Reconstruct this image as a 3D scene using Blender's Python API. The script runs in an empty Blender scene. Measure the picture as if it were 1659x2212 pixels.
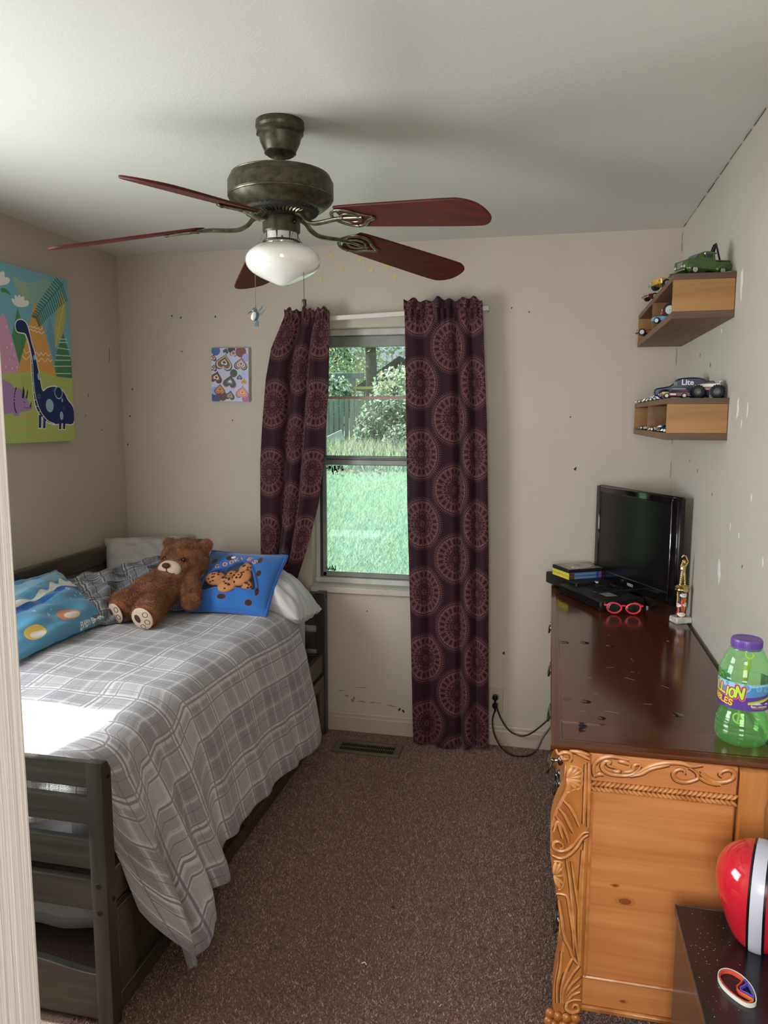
import bpy, bmesh, math, random
import numpy as np
from mathutils import Vector, Matrix, Euler

random.seed(7)
RNG = np.random.default_rng(7)
SC = bpy.context.scene
COL = SC.collection
PI = math.pi
R = math.radians

# ------------------------------------------------------------------ camera, sky, sun, window light, hall fill, exposure
cam_data = bpy.data.cameras.new('camera')
cam_data.sensor_fit = 'HORIZONTAL'
cam_data.sensor_width = 36.0
cam_data.lens = 36.0 * 1611.45 / 1659.0
cam_data.clip_start = 0.02
cam_data.clip_end = 300
cam = bpy.data.objects.new('camera', cam_data)
COL.objects.link(cam)
cam.location = (2.214, -3.589, 1.613)
_yaw, _pitch, _roll = 0.2187, 0.12523, 0.00243
_f = Vector((-math.sin(_yaw) * math.cos(_pitch), math.cos(_yaw) * math.cos(_pitch), -math.sin(_pitch)))
_r = Vector((math.cos(_yaw), math.sin(_yaw), 0))
_u = _r.cross(_f)
_r2 = _r * math.cos(_roll) + _u * math.sin(_roll)
_u2 = _u * math.cos(_roll) - _r * math.sin(_roll)
cam.rotation_euler = Matrix((_r2, _u2, -_f)).transposed().to_euler()
SC.camera = cam

SC.view_settings.view_transform = 'Standard'
SC.view_settings.look = 'None'
SC.view_settings.gamma = 1.0
SC.view_settings.use_curve_mapping = False
SC.view_settings.exposure = 0.12

world = bpy.data.worlds.new('sky')
SC.world = world
world.use_nodes = True
_n = world.node_tree.nodes
_sky = _n.new('ShaderNodeTexSky')
_sky.sky_type = 'HOSEK_WILKIE'
_sky.sun_direction = Vector((-0.633, 0.02, 0.773)).normalized()
_sky.turbidity = 7.0
world.node_tree.links.new(_sky.outputs[0], _n['Background'].inputs[0])
_n['Background'].inputs[1].default_value = 3.0

sun_d = bpy.data.lights.new('sun', 'SUN')
sun_d.energy = 15.0
sun_d.angle = R(0.6)
sun_d.color = (1.0, 0.96, 0.9)
sun = bpy.data.objects.new('sun', sun_d)
COL.objects.link(sun)
# sunlight comes in through the window of the left wall and falls on the foot of the bed
sun.rotation_euler = Vector((0.633, -0.02, -0.773)).to_track_quat('-Z', 'Y').to_euler()


def area(name, loc, direction, sx, sy, power, color):
    d = bpy.data.lights.new(name, 'AREA')
    d.shape = 'RECTANGLE'
    d.size, d.size_y = sx, sy
    d.energy = power
    d.color = color
    o = bpy.data.objects.new(name, d)
    COL.objects.link(o)
    o.location = loc
    o.rotation_euler = Vector(direction).to_track_quat('-Z', 'Z').to_euler()
    return o


# daylight of the window in the left wall; plus an added fill light in the hall
area('window_daylight', (0.02, -2.1, 1.42), (1, 0, -0.05), 1.05, 1.1, 42, (0.93, 0.965, 1.0))
area('hall_fill', (2.1, -4.6, 1.5), (0, 1, 0), 1.1, 1.3, 48, (0.97, 0.98, 1.0))


# ------------------------------------------------------------------ helpers
def lin(c):
    if isinstance(c, str):
        c = c.lstrip('#')
        c = tuple(int(c[i:i + 2], 16) / 255 for i in (0, 2, 4))
    return tuple((x / 12.92 if x <= 0.04045 else ((x + 0.055) / 1.055) ** 2.4) for x in c[:3])


def srgb(c):
    c = c.lstrip('#')
    return np.array([int(c[i:i + 2], 16) / 255 for i in (0, 2, 4)])


def _base(name):
    m = bpy.data.materials.new(name)
    m.use_nodes = True
    return m, m.node_tree.nodes, m.node_tree.links, m.node_tree.nodes['Principled BSDF']


def _coords(n, l, stretch, kind='Object'):
    tc = n.new('ShaderNodeTexCoord')
    mp = n.new('ShaderNodeMapping')
    mp.inputs['Scale'].default_value = stretch
    l.new(tc.outputs[kind], mp.inputs[0])
    return mp.outputs[0]


def mat(name, col, rough=0.5, metal=0.0, var=0.0, vs=8.0, bump=0.0, bs=60.0, coat=0.0, col2=None, stretch=(1, 1, 1),
        spec=0.5, sheen=0.0, detail=4.0, emit=None, bdist=0.01, sss=0.0):
    """Plain colour with optional noise between two colours and a fine bump."""
    m, n, l, b = _base(name)
    c = lin(col)
    b.inputs['Base Color'].default_value = (*c, 1)
    b.inputs['Roughness'].default_value = rough
    b.inputs['Metallic'].default_value = metal
    b.inputs['Specular IOR Level'].default_value = spec
    b.inputs['Coat Weight'].default_value = coat
    b.inputs['Coat Roughness'].default_value = 0.06
    if sheen:
        b.inputs['Sheen Weight'].default_value = sheen
    if sss:
        b.inputs['Subsurface Weight'].default_value = sss
        b.inputs['Subsurface Radius'].default_value = (0.02, 0.02, 0.02)
    if var or bump or col2:
        co = _coords(n, l, stretch)
    if var or col2:
        t = n.new('ShaderNodeTexNoise')
        t.inputs['Scale'].default_value = vs
        t.inputs['Detail'].default_value = detail
        l.new(co, t.inputs[0])
        r = n.new('ShaderNodeValToRGB')
        c2 = lin(col2) if col2 else tuple(x * (1 - var) for x in c)
        r.color_ramp.elements[0].position = 0.35
        r.color_ramp.elements[1].position = 0.65
        r.color_ramp.elements[0].color = (*c2, 1)
        r.color_ramp.elements[1].color = (*c, 1)
        l.new(t.outputs[0], r.inputs[0])
        l.new(r.outputs[0], b.inputs['Base Color'])
    if bump:
        t2 = n.new('ShaderNodeTexNoise')
        t2.inputs['Scale'].default_value = bs
        t2.inputs['Detail'].default_value = 3
        l.new(co, t2.inputs[0])
        bp = n.new('ShaderNodeBump')
        bp.inputs['Strength'].default_value = bump
        bp.inputs['Distance'].default_value = bdist
        l.new(t2.outputs[0], bp.inputs['Height'])
        l.new(bp.outputs[0], b.inputs['Normal'])
    return m


def wood(name, c1, c2, axis='x', rough=0.4, coat=0.0, fine=55.0, knots=0.0, kcol='#3a1a0c', bump=0.12, spec=0.5):
    """Wood grain that runs along one axis, with a few darker knots."""
    m, n, l, b = _base(name)
    st = {'x': (0.05, 1, 1), 'y': (1, 0.05, 1), 'z': (1, 1, 0.05)}[axis]
    co = _coords(n, l, st)
    t = n.new('ShaderNodeTexNoise')
    t.inputs['Scale'].default_value = fine
    t.inputs['Detail'].default_value = 5
    t.inputs['Distortion'].default_value = 0.6
    l.new(co, t.inputs[0])
    r = n.new('ShaderNodeValToRGB')
    r.color_ramp.elements[0].position = 0.3
    r.color_ramp.elements[1].position = 0.7
    r.color_ramp.elements[0].color = (*lin(c2), 1)
    r.color_ramp.elements[1].color = (*lin(c1), 1)
    l.new(t.outputs[0], r.inputs[0])
    out = r.outputs[0]
    if knots:
        co2 = _coords(n, l, {'x': (2.2, 5, 5), 'y': (5, 2.2, 5), 'z': (5, 5, 2.2)}[axis])
        v = n.new('ShaderNodeTexVoronoi')
        v.inputs['Scale'].default_value = knots
        l.new(co2, v.inputs[0])
        r2 = n.new('ShaderNodeValToRGB')
        r2.color_ramp.elements[0].position = 0.07
        r2.color_ramp.elements[1].position = 0.13
        r2.color_ramp.elements[0].color = (1, 1, 1, 1)
        r2.color_ramp.elements[1].color = (0, 0, 0, 1)
        l.new(v.outputs['Distance'], r2.inputs[0])
        mx = n.new('ShaderNodeMix')
        mx.data_type = 'RGBA'
        l.new(r2.outputs[0], mx.inputs[0])
        l.new(out, mx.inputs[6])
        mx.inputs[7].default_value = (*lin(kcol), 1)
        out = mx.outputs[2]
    l.new(out, b.inputs['Base Color'])
    b.inputs['Roughness'].default_value = rough
    b.inputs['Coat Weight'].default_value = coat
    b.inputs['Coat Roughness'].default_value = 0.12
    b.inputs['Specular IOR Level'].default_value = spec
    bp = n.new('ShaderNodeBump')
    bp.inputs['Strength'].default_value = bump
    bp.inputs['Distance'].default_value = 0.002
    l.new(t.outputs[0], bp.inputs['Height'])
    l.new(bp.outputs[0], b.inputs['Normal'])
    return m


def imgmat(name, img, rough=0.6, bump=0.0, bs=300.0, coat=0.0, sheen=0.0, spec=0.5, bdist=0.003):
    m, n, l, b = _base(name)
    t = n.new('ShaderNodeTexImage')
    t.image = img
    uv = n.new('ShaderNodeUVMap')
    l.new(uv.outputs[0], t.inputs[0])
    l.new(t.outputs[0], b.inputs['Base Color'])
    b.inputs['Roughness'].default_value = rough
    b.inputs['Coat Weight'].default_value = coat
    b.inputs['Specular IOR Level'].default_value = spec
    if sheen:
        b.inputs['Sheen Weight'].default_value = sheen
    if bump:
        co = _coords(n, l, (1, 1, 1))
        t2 = n.new('ShaderNodeTexNoise')
        t2.inputs['Scale'].default_value = bs
        l.new(co, t2.inputs[0])
        bp = n.new('ShaderNodeBump')
        bp.inputs['Strength'].default_value = bump
        bp.inputs['Distance'].default_value = bdist
        l.new(t2.outputs[0], bp.inputs['Height'])
        l.new(bp.outputs[0], b.inputs['Normal'])
    return m


def clear(name, tint, gloss=0.05, film=0.0, filmcol=(0.7, 0.9, 0.85), rough=0.0):
    """Thin pane or plastic wall: tinted see-through with a mirror-like surface."""
    m, n, l, b = _base(name)
    n.remove(b)
    tr = n.new('ShaderNodeBsdfTransparent')
    tr.inputs[0].default_value = (*tint, 1)
    gl = n.new('ShaderNodeBsdfGlossy')
    gl.inputs['Roughness'].default_value = rough
    gl.inputs[0].default_value = (1, 1, 1, 1)
    # Schlick reflectance, the same from both faces of the thin wall
    lw = n.new('ShaderNodeLayerWeight')
    lw.inputs[0].default_value = 0.5
    pw = n.new('ShaderNodeMath')
    pw.operation = 'POWER'
    pw.inputs[1].default_value = 5.0
    ma = n.new('ShaderNodeMath')
    ma.operation = 'MULTIPLY_ADD'
    ma.inputs[1].default_value = 0.96
    ma.inputs[2].default_value = 0.04
    l.new(lw.outputs['Facing'], pw.inputs[0])
    l.new(pw.outputs[0], ma.inputs[0])
    mx = n.new('ShaderNodeMixShader')
    l.new(ma.outputs[0], mx.inputs[0])
    l.new(tr.outputs[0], mx.inputs[1])
    l.new(gl.outputs[0], mx.inputs[2])
    out = mx.outputs[0]
    if film:
        df = n.new('ShaderNodeBsdfDiffuse')
        df.inputs[0].default_value = (*filmcol, 1)
        tl = n.new('ShaderNodeBsdfTranslucent')
        tl.inputs[0].default_value = (*filmcol, 1)
        a = n.new('ShaderNodeAddShader')
        l.new(df.outputs[0], a.inputs[0])
        l.new(tl.outputs[0], a.inputs[1])
        m2 = n.new('ShaderNodeMixShader')
        m2.inputs[0].default_value = film
        l.new(out, m2.inputs[1])
        l.new(a.outputs[0], m2.inputs[2])
        out = m2.outputs[0]
    l.new(out, n['Material Output'].inputs[0])
    return m


# ------------------------------------------------------------------ flat print: small raster painter
class Paint:
    def __init__(s, w, h, bg):
        s.w, s.h = w, h
        s.a = np.empty((h, w, 3))
        s.a[:] = srgb(bg)
        s.X = (np.arange(w) + 0.5) / w
        s.Y = (np.arange(h) + 0.5) / h
        s.asp = h / w

    def _blend(s, m, sl, col):
        c = srgb(col) if isinstance(col, str) else col
        s.a[sl] = s.a[sl] * (1 - m[..., None]) + c * m[..., None]

    def _win(s, x0, x1, y0, y1):
        i0, i1 = max(0, int(x0 * s.w) - 2), min(s.w, int(x1 * s.w) + 3)
        j0, j1 = max(0, int(y0 * s.h) - 2), min(s.h, int(y1 * s.h) + 3)
        if i0 >= i1 or j0 >= j1:
            return None
        gx, gy = np.meshgrid(s.X[i0:i1], s.Y[j0:j1])
        return (slice(j0, j1), slice(i0, i1)), gx, gy

    def poly(s, pts, col, smooth=0):
        p = spline(pts, smooth, True) if smooth else np.array(pts, float)
        w = s._win(p[:, 0].min(), p[:, 0].max(), p[:, 1].min(), p[:, 1].max())
        if w is None:
            return
        sl, gx, gy = w
        acc = np.zeros(gx.shape)
        for dx, dy in ((-.25, -.25), (.25, -.25), (-.25, .25), (.25, .25)):
            x, y = gx + dx / s.w, gy + dy / s.h
            ins = np.zeros(gx.shape, bool)
            q = np.roll(p, -1, 0)
            for (x0, y0), (x1, y1) in zip(p, q):
                if y0 == y1:
                    continue
                c = ((y0 > y) != (y1 > y)) & (x < (x1 - x0) * (y - y0) / (y1 - y0) + x0)
                ins ^= c
            acc += ins
        s._blend(acc / 4, sl, col)

    def ell(s, cx, cy, rx, ry, col, rot=0.0):
        """rx, ry in units of the width; rot in degrees."""
        rr = max(rx, ry)
        w = s._win(cx - rr, cx + rr, cy - rr / s.asp, cy + rr / s.asp)
        if w is None:
            return
        sl, gx, gy = w
        dx, dy = gx - cx, (gy - cy) * s.asp
        c, t = math.cos(R(rot)), math.sin(R(rot))
        u, v = (dx * c + dy * t) / rx, (-dx * t + dy * c) / ry
        d = (1 - np.hypot(u, v)) * min(rx, ry) * s.w
        s._blend(np.clip(d + 0.5, 0, 1), sl, col)

    def line(s, pts, wd, col, closed=False, smooth=0):
        """wd: stroke width in units of the picture's width."""
        p = spline(pts, smooth, closed) if smooth else np.array(pts, float)
        if closed:
            p = np.vstack([p, p[:1]])
        for (x0, y0), (x1, y1) in zip(p[:-1], p[1:]):
            w = s._win(min(x0, x1) - wd, max(x0, x1) + wd, min(y0, y1) - wd / s.asp, max(y0, y1) + wd / s.asp)
            if w is None:
                continue
            sl, gx, gy = w
            ax, ay, bx, by = x0, y0 * s.asp, x1, y1 * s.asp
            px, py = gx, gy * s.asp
            L = (bx - ax) ** 2 + (by - ay) ** 2 + 1e-12
            t = np.clip(((px - ax) * (bx - ax) + (py - ay) * (by - ay)) / L, 0, 1)
            d = np.hypot(px - ax - t * (bx - ax), py - ay - t * (by - ay))
            s._blend(np.clip((wd / 2 - d) * s.w + 0.5, 0, 1), sl, col)

    def text(s, t, x, y, h, col, wd=0.2, rot=0.0, gap=0.25, wid=0.62, amp=0.0):
        """Stroke lettering; h is the letter height in units of the picture's width."""
        c, sn = math.cos(R(rot)), math.sin(R(rot))
        pen = 0.0
        for k, ch in enumerate(t):
            strokes = FONT.get(ch, [])
            cw = wid * (0.45 if ch in 'iIl' else 0.35 if ch == ' ' else 1)
            lift = amp * math.sin(k * 1.9)
            for st in strokes:
                q = []
                for (a, b) in st:
                    u, v = (pen + a * cw) * h, (b + lift) * h
                    q.append((x + u * c - v * sn, y + (u * sn + v * c) / s.asp))
                s.line(q, wd * h, col)
            pen += cw + gap

    def image(s, name):
        im = bpy.data.images.new(name, s.w, s.h)
        b = np.ones((s.h, s.w, 4), np.float32)
        b[..., :3] = np.clip(s.a, 0, 1)
        im.pixels.foreach_set(b.ravel())
        im.update()
        im.pack()
        return im


def spline(pts, n, closed=False):
    """Catmull-Rom through the points, n steps per span."""
    p = np.array(pts, float)
    N = len(p)
    out = []
    for i in range(N if closed else N - 1):
        if closed:
            a, b, c, d = p[i - 1], p[i], p[(i + 1) % N], p[(i + 2) % N]
        else:
            a, b, c, d = p[max(i - 1, 0)], p[i], p[i + 1], p[min(i + 2, N - 1)]
        for k in range(n):
            t = k / n
            out.append(0.5 * ((2 * b) + (-a + c) * t + (2 * a - 5 * b + 4 * c - d) * t * t + (-a + 3 * b - 3 * c + d) * t ** 3))
    if not closed:
        out.append(p[-1])
    return np.array(out)


FONT = {
    'A': [[(0, 0), (.5, 1), (1, 0)], [(.2, .38), (.8, .38)]],
    'B': [[(0, 0), (0, 1), (.7, 1), (.95, .78), (.7, .54), (0, .54)], [(.7, .54), (1, .28), (.75, 0), (0, 0)]],
    'C': [[(1, .85), (.7, 1), (.3, 1), (0, .7), (0, .3), (.3, 0), (.7, 0), (1, .15)]],
    'D': [[(0, 0), (0, 1), (.6, 1), (1, .7), (1, .3), (.6, 0), (0, 0)]],
    'E': [[(1, 1), (0, 1), (0, 0), (1, 0)], [(0, .5), (.8, .5)]],
    'G': [[(1, .85), (.7, 1), (.3, 1), (0, .7), (0, .3), (.3, 0), (.7, 0), (1, .2), (1, .45), (.6, .45)]],
    'H': [[(0, 0), (0, 1)], [(1, 0), (1, 1)], [(0, .5), (1, .5)]],
    'I': [[(.5, 0), (.5, 1)]],
    'K': [[(0, 0), (0, 1)], [(1, 1), (0, .45), (1, 0)]],
    'L': [[(0, 1), (0, 0), (1, 0)]],
    'N': [[(0, 0), (0, 1), (1, 0), (1, 1)]],
    'O': [[(.3, 0), (0, .3), (0, .7), (.3, 1), (.7, 1), (1, .7), (1, .3), (.7, 0), (.3, 0)]],
    'R': [[(0, 0), (0, 1), (.7, 1), (1, .76), (.7, .5), (0, .5)], [(.5, .5), (1, 0)]],
    'S': [[(1, .85), (.7, 1), (.25, 1), (0, .78), (.25, .55), (.75, .47), (1, .25), (.72, 0), (.25, 0), (0, .15)]],
    'U': [[(0, 1), (0, .3), (.3, 0), (.7, 0), (1, .3), (1, 1)]],
    'V': [[(0, 1), (.5, 0), (1, 1)]],
    'Y': [[(0, 1), (.5, .5), (1, 1)], [(.5, .5), (.5, 0)]],
    'Z': [[(0, 1), (1, 1), (0, 0), (1, 0)]],
    'f': [[(.9, .95), (.6, 1), (.4, .8), (.4, 0)], [(.1, .6), (.8, .6)]],
    'g': [[(.9, .6), (.3, .6), (.05, .35), (.3, .05), (.9, .1)], [(.9, .6), (.9, -.15), (.6, -.3), (.2, -.25)]],
    'i': [[(.5, 0), (.5, .6)], [(.5, .85), (.5, .88)]],
    'k': [[(.1, 0), (.1, 1)], [(.8, .6), (.1, .3), (.8, 0)]],
    'n': [[(.1, 0), (.1, .6)], [(.1, .4), (.45, .62), (.85, .5), (.9, 0)]],
    'o': [[(.3, 0), (.05, .3), (.3, .6), (.7, .6), (.95, .3), (.7, 0), (.3, 0)]],
    'p': [[(.1, -.3), (.1, .6), (.6, .62), (.95, .3), (.6, 0), (.1, .05)]],
}


# ------------------------------------------------------------------ meshes
def rotm(rx=0, ry=0, rz=0):
    return np.array(Euler((R(rx), R(ry), R(rz))).to_matrix())


class MB:
    """Collects vertices and faces of ONE mesh object."""

    def __init__(s):
        s.v, s.f, s.m, s.uv = [], [], [], []
        s.T = None

    def add(s, verts, faces, m=0, uv=None):
        o = len(s.v)
        vv = np.array(verts, float)
        if s.T is not None:
            vv = vv @ s.T[0].T + s.T[1]
        s.v.extend(map(tuple, vv))
        for f in faces:
            s.f.append(tuple(i + o for i in f))
            s.m.append(m)
            s.uv.append([uv[i] for i in f] if uv is not None else [(0.0, 0.0)] * len(f))
        return s

    def xf(s, rot=None, loc=(0, 0, 0)):
        s.T = (np.eye(3) if rot is None else np.array(rot), np.array(loc, float))
        return s

    def box(s, x0, x1, y0, y1, z0, z1, b=0.0, m=0):
        c = np.array([(x0 + x1) / 2, (y0 + y1) / 2, (z0 + z1) / 2])
        h = np.array([abs(x1 - x0) / 2, abs(y1 - y0) / 2, abs(z1 - z0) / 2])
        b = min(b, h.min() * 0.95)
        if b <= 0:
            v = [c + h * np.array(k) for k in ((-1, -1, -1), (1, -1, -1), (1, 1, -1), (-1, 1, -1), (-1, -1, 1), (1, -1, 1), (1, 1, 1), (-1, 1, 1))]
            return s.add(v, [(0, 3, 2, 1), (4, 5, 6, 7), (0, 1, 5, 4), (1, 2, 6, 5), (2, 3, 7, 6), (3, 0, 4, 7)], m)
        idx, v, f = {}, [], []
        S = [(i, j, k) for i in (-1, 1) for j in (-1, 1) for k in (-1, 1)]
        for g in S:
            for a in range(3):
                e = h - b
                e[a] = h[a]
                idx[g, a] = len(v)
                v.append(c + np.array(g) * e)
        for a in range(3):
            o1, o2 = [x for x in range(3) if x != a]
            for sg in (-1, 1):
                q = []
                for i, j in ((-1, -1), (1, -1), (1, 1), (-1, 1)):
                    g = [0, 0, 0]
                    g[a], g[o1], g[o2] = sg, i, j
                    q.append(idx[tuple(g), a])
                f.append(tuple(q))
            for i in (-1, 1):
                for j in (-1, 1):
                    g0, g1 = [0, 0, 0], [0, 0, 0]
                    g0[a], g1[a] = -1, 1
                    for g in (g0, g1):
                        g[o1], g[o2] = i, j
                    g0, g1 = tuple(g0), tuple(g1)
                    f.append((idx[g0, o1], idx[g1, o1], idx[g1, o2], idx[g0, o2]))
        for g in S:
            f.append((idx[g, 0], idx[g, 1], idx[g, 2]))
        return s.add(v, f, m)

    def tube(s, pts, r, seg=8, closed=False, m=0, flat=(1, 1), up=None):
        """Round bar along a line; r may be a list; flat squashes the section (side, up)."""
        p = np.array(pts, float)
        N = len(p)
        rr = np.full(N, r, float) if np.isscalar(r) else np.array(r, float)
        v, f = [], []
        ref = np.array(up if up is not None else (0.013, 0.021, 1.0), float)
        prev = None
        for i in range(N):
            if closed:
                t = p[(i + 1) % N] - p[i - 1]
            else:
                t = p[min(i + 1, N - 1)] - p[max(i - 1, 0)]
            t = t / (np.linalg.norm(t) + 1e-12)
            if up is None and prev is not None:
                a = prev - t * (prev @ t)
            else:
                a = np.cross(ref, t)
                if np.linalg.norm(a) < 1e-4:
                    a = np.cross((1.0, 0.02, 0), t)
            a = a / (np.linalg.norm(a) + 1e-12)
            prev = a
            bq = np.cross(t, a)
            for k in range(seg):
                w = 2 * PI * k / seg
                v.append(p[i] + rr[i] * (a * math.cos(w) * flat[0] + bq * math.sin(w) * flat[1]))
        n = N if closed else N - 1
        for i in range(n):
            j = (i + 1) % N
            for k in range(seg):
                k2 = (k + 1) % seg
                f.append((i * seg + k, i * seg + k2, j * seg + k2, j * seg + k))
        if not closed:
            f.append(tuple(range(seg - 1, -1, -1)))
            f.append(tuple((N - 1) * seg + k for k in range(seg)))
        return s.add(v, f, m)

    def lathe(s, prof, c=(0, 0, 0), seg=32, axis='z', m=0, caps=True, uv=False):
        v, f, uvs = [], [], []
        N = len(prof)
        cols = seg + 1 if uv else seg
        for i, (r, z) in enumerate(prof):
            for k in range(cols):
                w = 2 * PI * k / seg
                x, y = r * math.cos(w), r * math.sin(w)
                q = (x, y, z) if axis == 'z' else (z, x, y) if axis == 'x' else (y, z, x)
                v.append(np.array(c) + np.array(q))
                uvs.append((k / seg, i / (N - 1)))
        for i in range(N - 1):
            for k in range(seg):
                k2 = k + 1 if uv else (k + 1) % seg
                f.append((i * cols + k, i * cols + k2, (i + 1) * cols + k2, (i + 1) * cols + k))
        if caps:
            if prof[0][0] > 1e-5:
                f.append(tuple(range(seg - 1, -1, -1)))
            if prof[-1][0] > 1e-5:
                f.append(tuple((N - 1) * cols + k for k in range(seg)))
        return s.add(v, f, m, uvs if uv else None)

    def ell(s, c, r, rot=None, nu=16, nv=10, m=0):
        if np.isscalar(r):
            r = (r, r, r)
        v, f = [], []
        for j in range(nv + 1):
            ph = PI * j / nv
            for i in range(nu):
                th = 2 * PI * i / nu
                v.append((r[0] * math.sin(ph) * math.cos(th), r[1] * math.sin(ph) * math.sin(th), r[2] * math.cos(ph)))
        v = np.array(v)
        if rot is not None:
            v = v @ np.array(rot).T
        v = v + np.array(c)
        for j in range(nv):
            for i in range(nu):
                i2 = (i + 1) % nu
                f.append((j * nu + i, (j + 1) * nu + i, (j + 1) * nu + i2, j * nu + i2))
        return s.add(v, f, m)

    def grid(s, fn, nu, nv, m=0, cu=False):
        """fn(u, v) -> point, u and v in 0..1; the uv map is (u, v)."""
        v, uv, f = [], [], []
        for j in range(nv + 1):
            for i in range(nu + 1):
                v.append(fn(i / nu, j / nv))
                uv.append((i / nu, j / nv))
        for j in range(nv):
            for i in range(nu):
                a = j * (nu + 1) + i
                f.append((a, a + 1, a + nu + 2, a + nu + 1))
        return s.add(v, f, m, uv)

    def prism(s, poly, d0, d1, axis='y', m=0, b=0.0):
        """Extrudes a 2-D outline along an axis; (x,z) for y, (y,z) for x, (x,y) for z; b chamfers the d0 side and d1 side."""
        P = np.array(poly, float)
        N = len(P)

        def put(q, d):
            return {'y': (q[0], d, q[1]), 'x': (d, q[0], q[1]), 'z': (q[0], q[1], d)}[axis]
        rings = []
        if b:
            cen = []
            for i in range(N):
                e0 = P[i] - P[i - 1]
                e1 = P[(i + 1) % N] - P[i]
                n0 = np.array([-e0[1], e0[0]]) / (np.linalg.norm(e0) + 1e-9)
                n1 = np.array([-e1[1], e1[0]]) / (np.linalg.norm(e1) + 1e-9)
                k = n0 + n1
                k = k / max(0.6, np.linalg.norm(k))
                cen.append(k)
            ar = 0.5 * sum(P[i - 1][0] * P[i][1] - P[i][0] * P[i - 1][1] for i in range(N))
            sg = 1 if ar > 0 else -1
            Q = P + sg * b * np.array(cen)
            sd = 1 if d1 > d0 else -1
            rings = [(Q, d0), (P, d0 + sd * b), (P, d1 - sd * b), (Q, d1)]
        else:
            rings = [(P, d0), (P, d1)]
        v = [put(q, d) for ring, d in rings for q in ring]
        f = []
        for k in range(len(rings) - 1):
            for i in range(N):
                j = (i + 1) % N
                f.append((k * N + i, k * N + j, (k + 1) * N + j, (k + 1) * N + i))
        f.append(tuple(range(N - 1, -1, -1)))
        f.append(tuple((len(rings) - 1) * N + i for i in range(N)))
        return s.add(v, f, m)

    def build(s, name, mats, parent=None, smooth=40, rel=True, flip=False):
        """Links the mesh; with a parent, world coordinates are made relative to the thing's base (rel)."""
        me = bpy.data.meshes.new(name)
        V = np.array(s.v, float)
        if parent is not None and rel:
            V = V - np.array(root_loc(parent))
        me.from_pydata([tuple(x) for x in V], [], s.f)
        if not isinstance(mats, (list, tuple)):
            mats = [mats]
        for x in mats:
            me.materials.append(x)
        if len(mats) > 1:
            me.polygons.foreach_set('material_index', s.m)
        ul = me.uv_layers.new(name='UVMap')
        ul.data.foreach_set('uv', np.array([c for q in s.uv for c in q], np.float32).ravel())
        bm = bmesh.new()
        bm.from_mesh(me)
        bmesh.ops.recalc_face_normals(bm, faces=bm.faces)
        bm.to_mesh(me)
        bm.free()
        if smooth:
            me.polygons.foreach_set('use_smooth', [True] * len(me.polygons))
            me.set_sharp_from_angle(angle=R(smooth))
        o = bpy.data.objects.new(name, me)
        COL.objects.link(o)
        if parent is not None:
            o.parent = parent
        return o


def root_loc(o):
    while o.parent is not None:
        o = o.parent
    return o.location


def tag(o, label, cat, group=None, kind=None):
    o['label'] = label
    o['category'] = cat
    if group:
        o['group'] = group
    if kind:
        o['kind'] = kind
    return o


def thing(name, label, cat, loc=(0, 0, 0), rz=0.0, group=None):
    o = bpy.data.objects.new(name, None)
    o.empty_display_size = 0.05
    COL.objects.link(o)
    o.location = loc
    o.rotation_euler = (0, 0, R(rz))
    return tag(o, label, cat, group)


def struct(o):
    o['kind'] = 'structure'
    return o


def dup(root, loc, rz=0.0, label=None):
    """A copy of a thing with copies of its parts and sub-parts."""
    r = root.copy()
    COL.objects.link(r)
    r.location = loc
    r.rotation_euler = (0, 0, R(rz))
    if label:
        r['label'] = label
    for ch in list(root.children):
        c = ch.copy()
        COL.objects.link(c)
        c.parent = r
        for g in ch.children:
            d = g.copy()
            COL.objects.link(d)
            d.parent = c
    return r


def superpillow(mb, L, Wd, T, rot, loc, nu=40, nv=32, wr=0.006, seed=0, pinch=0.12, m=(0, 0), sag=None):
    """Stuffed pillow: two grids that meet at a seam; loc is the centre."""
    rg = np.random.default_rng(seed)
    ph = rg.uniform(0, 6.28, 12)
    rot = np.array(rot)
    loc = np.array(loc)
    for side in (1, -1):
        def fn(u, v, side=side):
            a, b = 2 * u - 1, 2 * v - 1
            ea = max(0.0, 1 - abs(a) ** 2.6) ** 0.5
            eb = max(0.0, 1 - abs(b) ** 2.6) ** 0.5
            z = side * T / 2 * ea * eb
            x = a * L / 2 * (1 - pinch * (1 - b * b) * abs(a) ** 3 * 0.5)
            y = b * Wd / 2 * (1 - pinch * (1 - a * a) * abs(b) ** 3 * 0.5)
            w = wr * ea * eb * (math.sin(7 * a + 3 * b + ph[0]) + math.sin(11 * b - 5 * a + ph[1]) + 0.8 * math.sin(15 * a + 9 * b + ph[2])
                                + 0.6 * math.sin(21 * b + 4 * a + ph[3]))
            edge = (1 - ea * eb)
            z += side * w + 0.5 * wr * edge * math.sin(19 * a + 17 * b + ph[4])
            q = np.array([x, y, z])
            if sag:
                q = sag(q, a, b)
            return rot @ q + loc
        mb.grid(fn, nu, nv, m=m[0] if side > 0 else m[1])
    return mb

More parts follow.
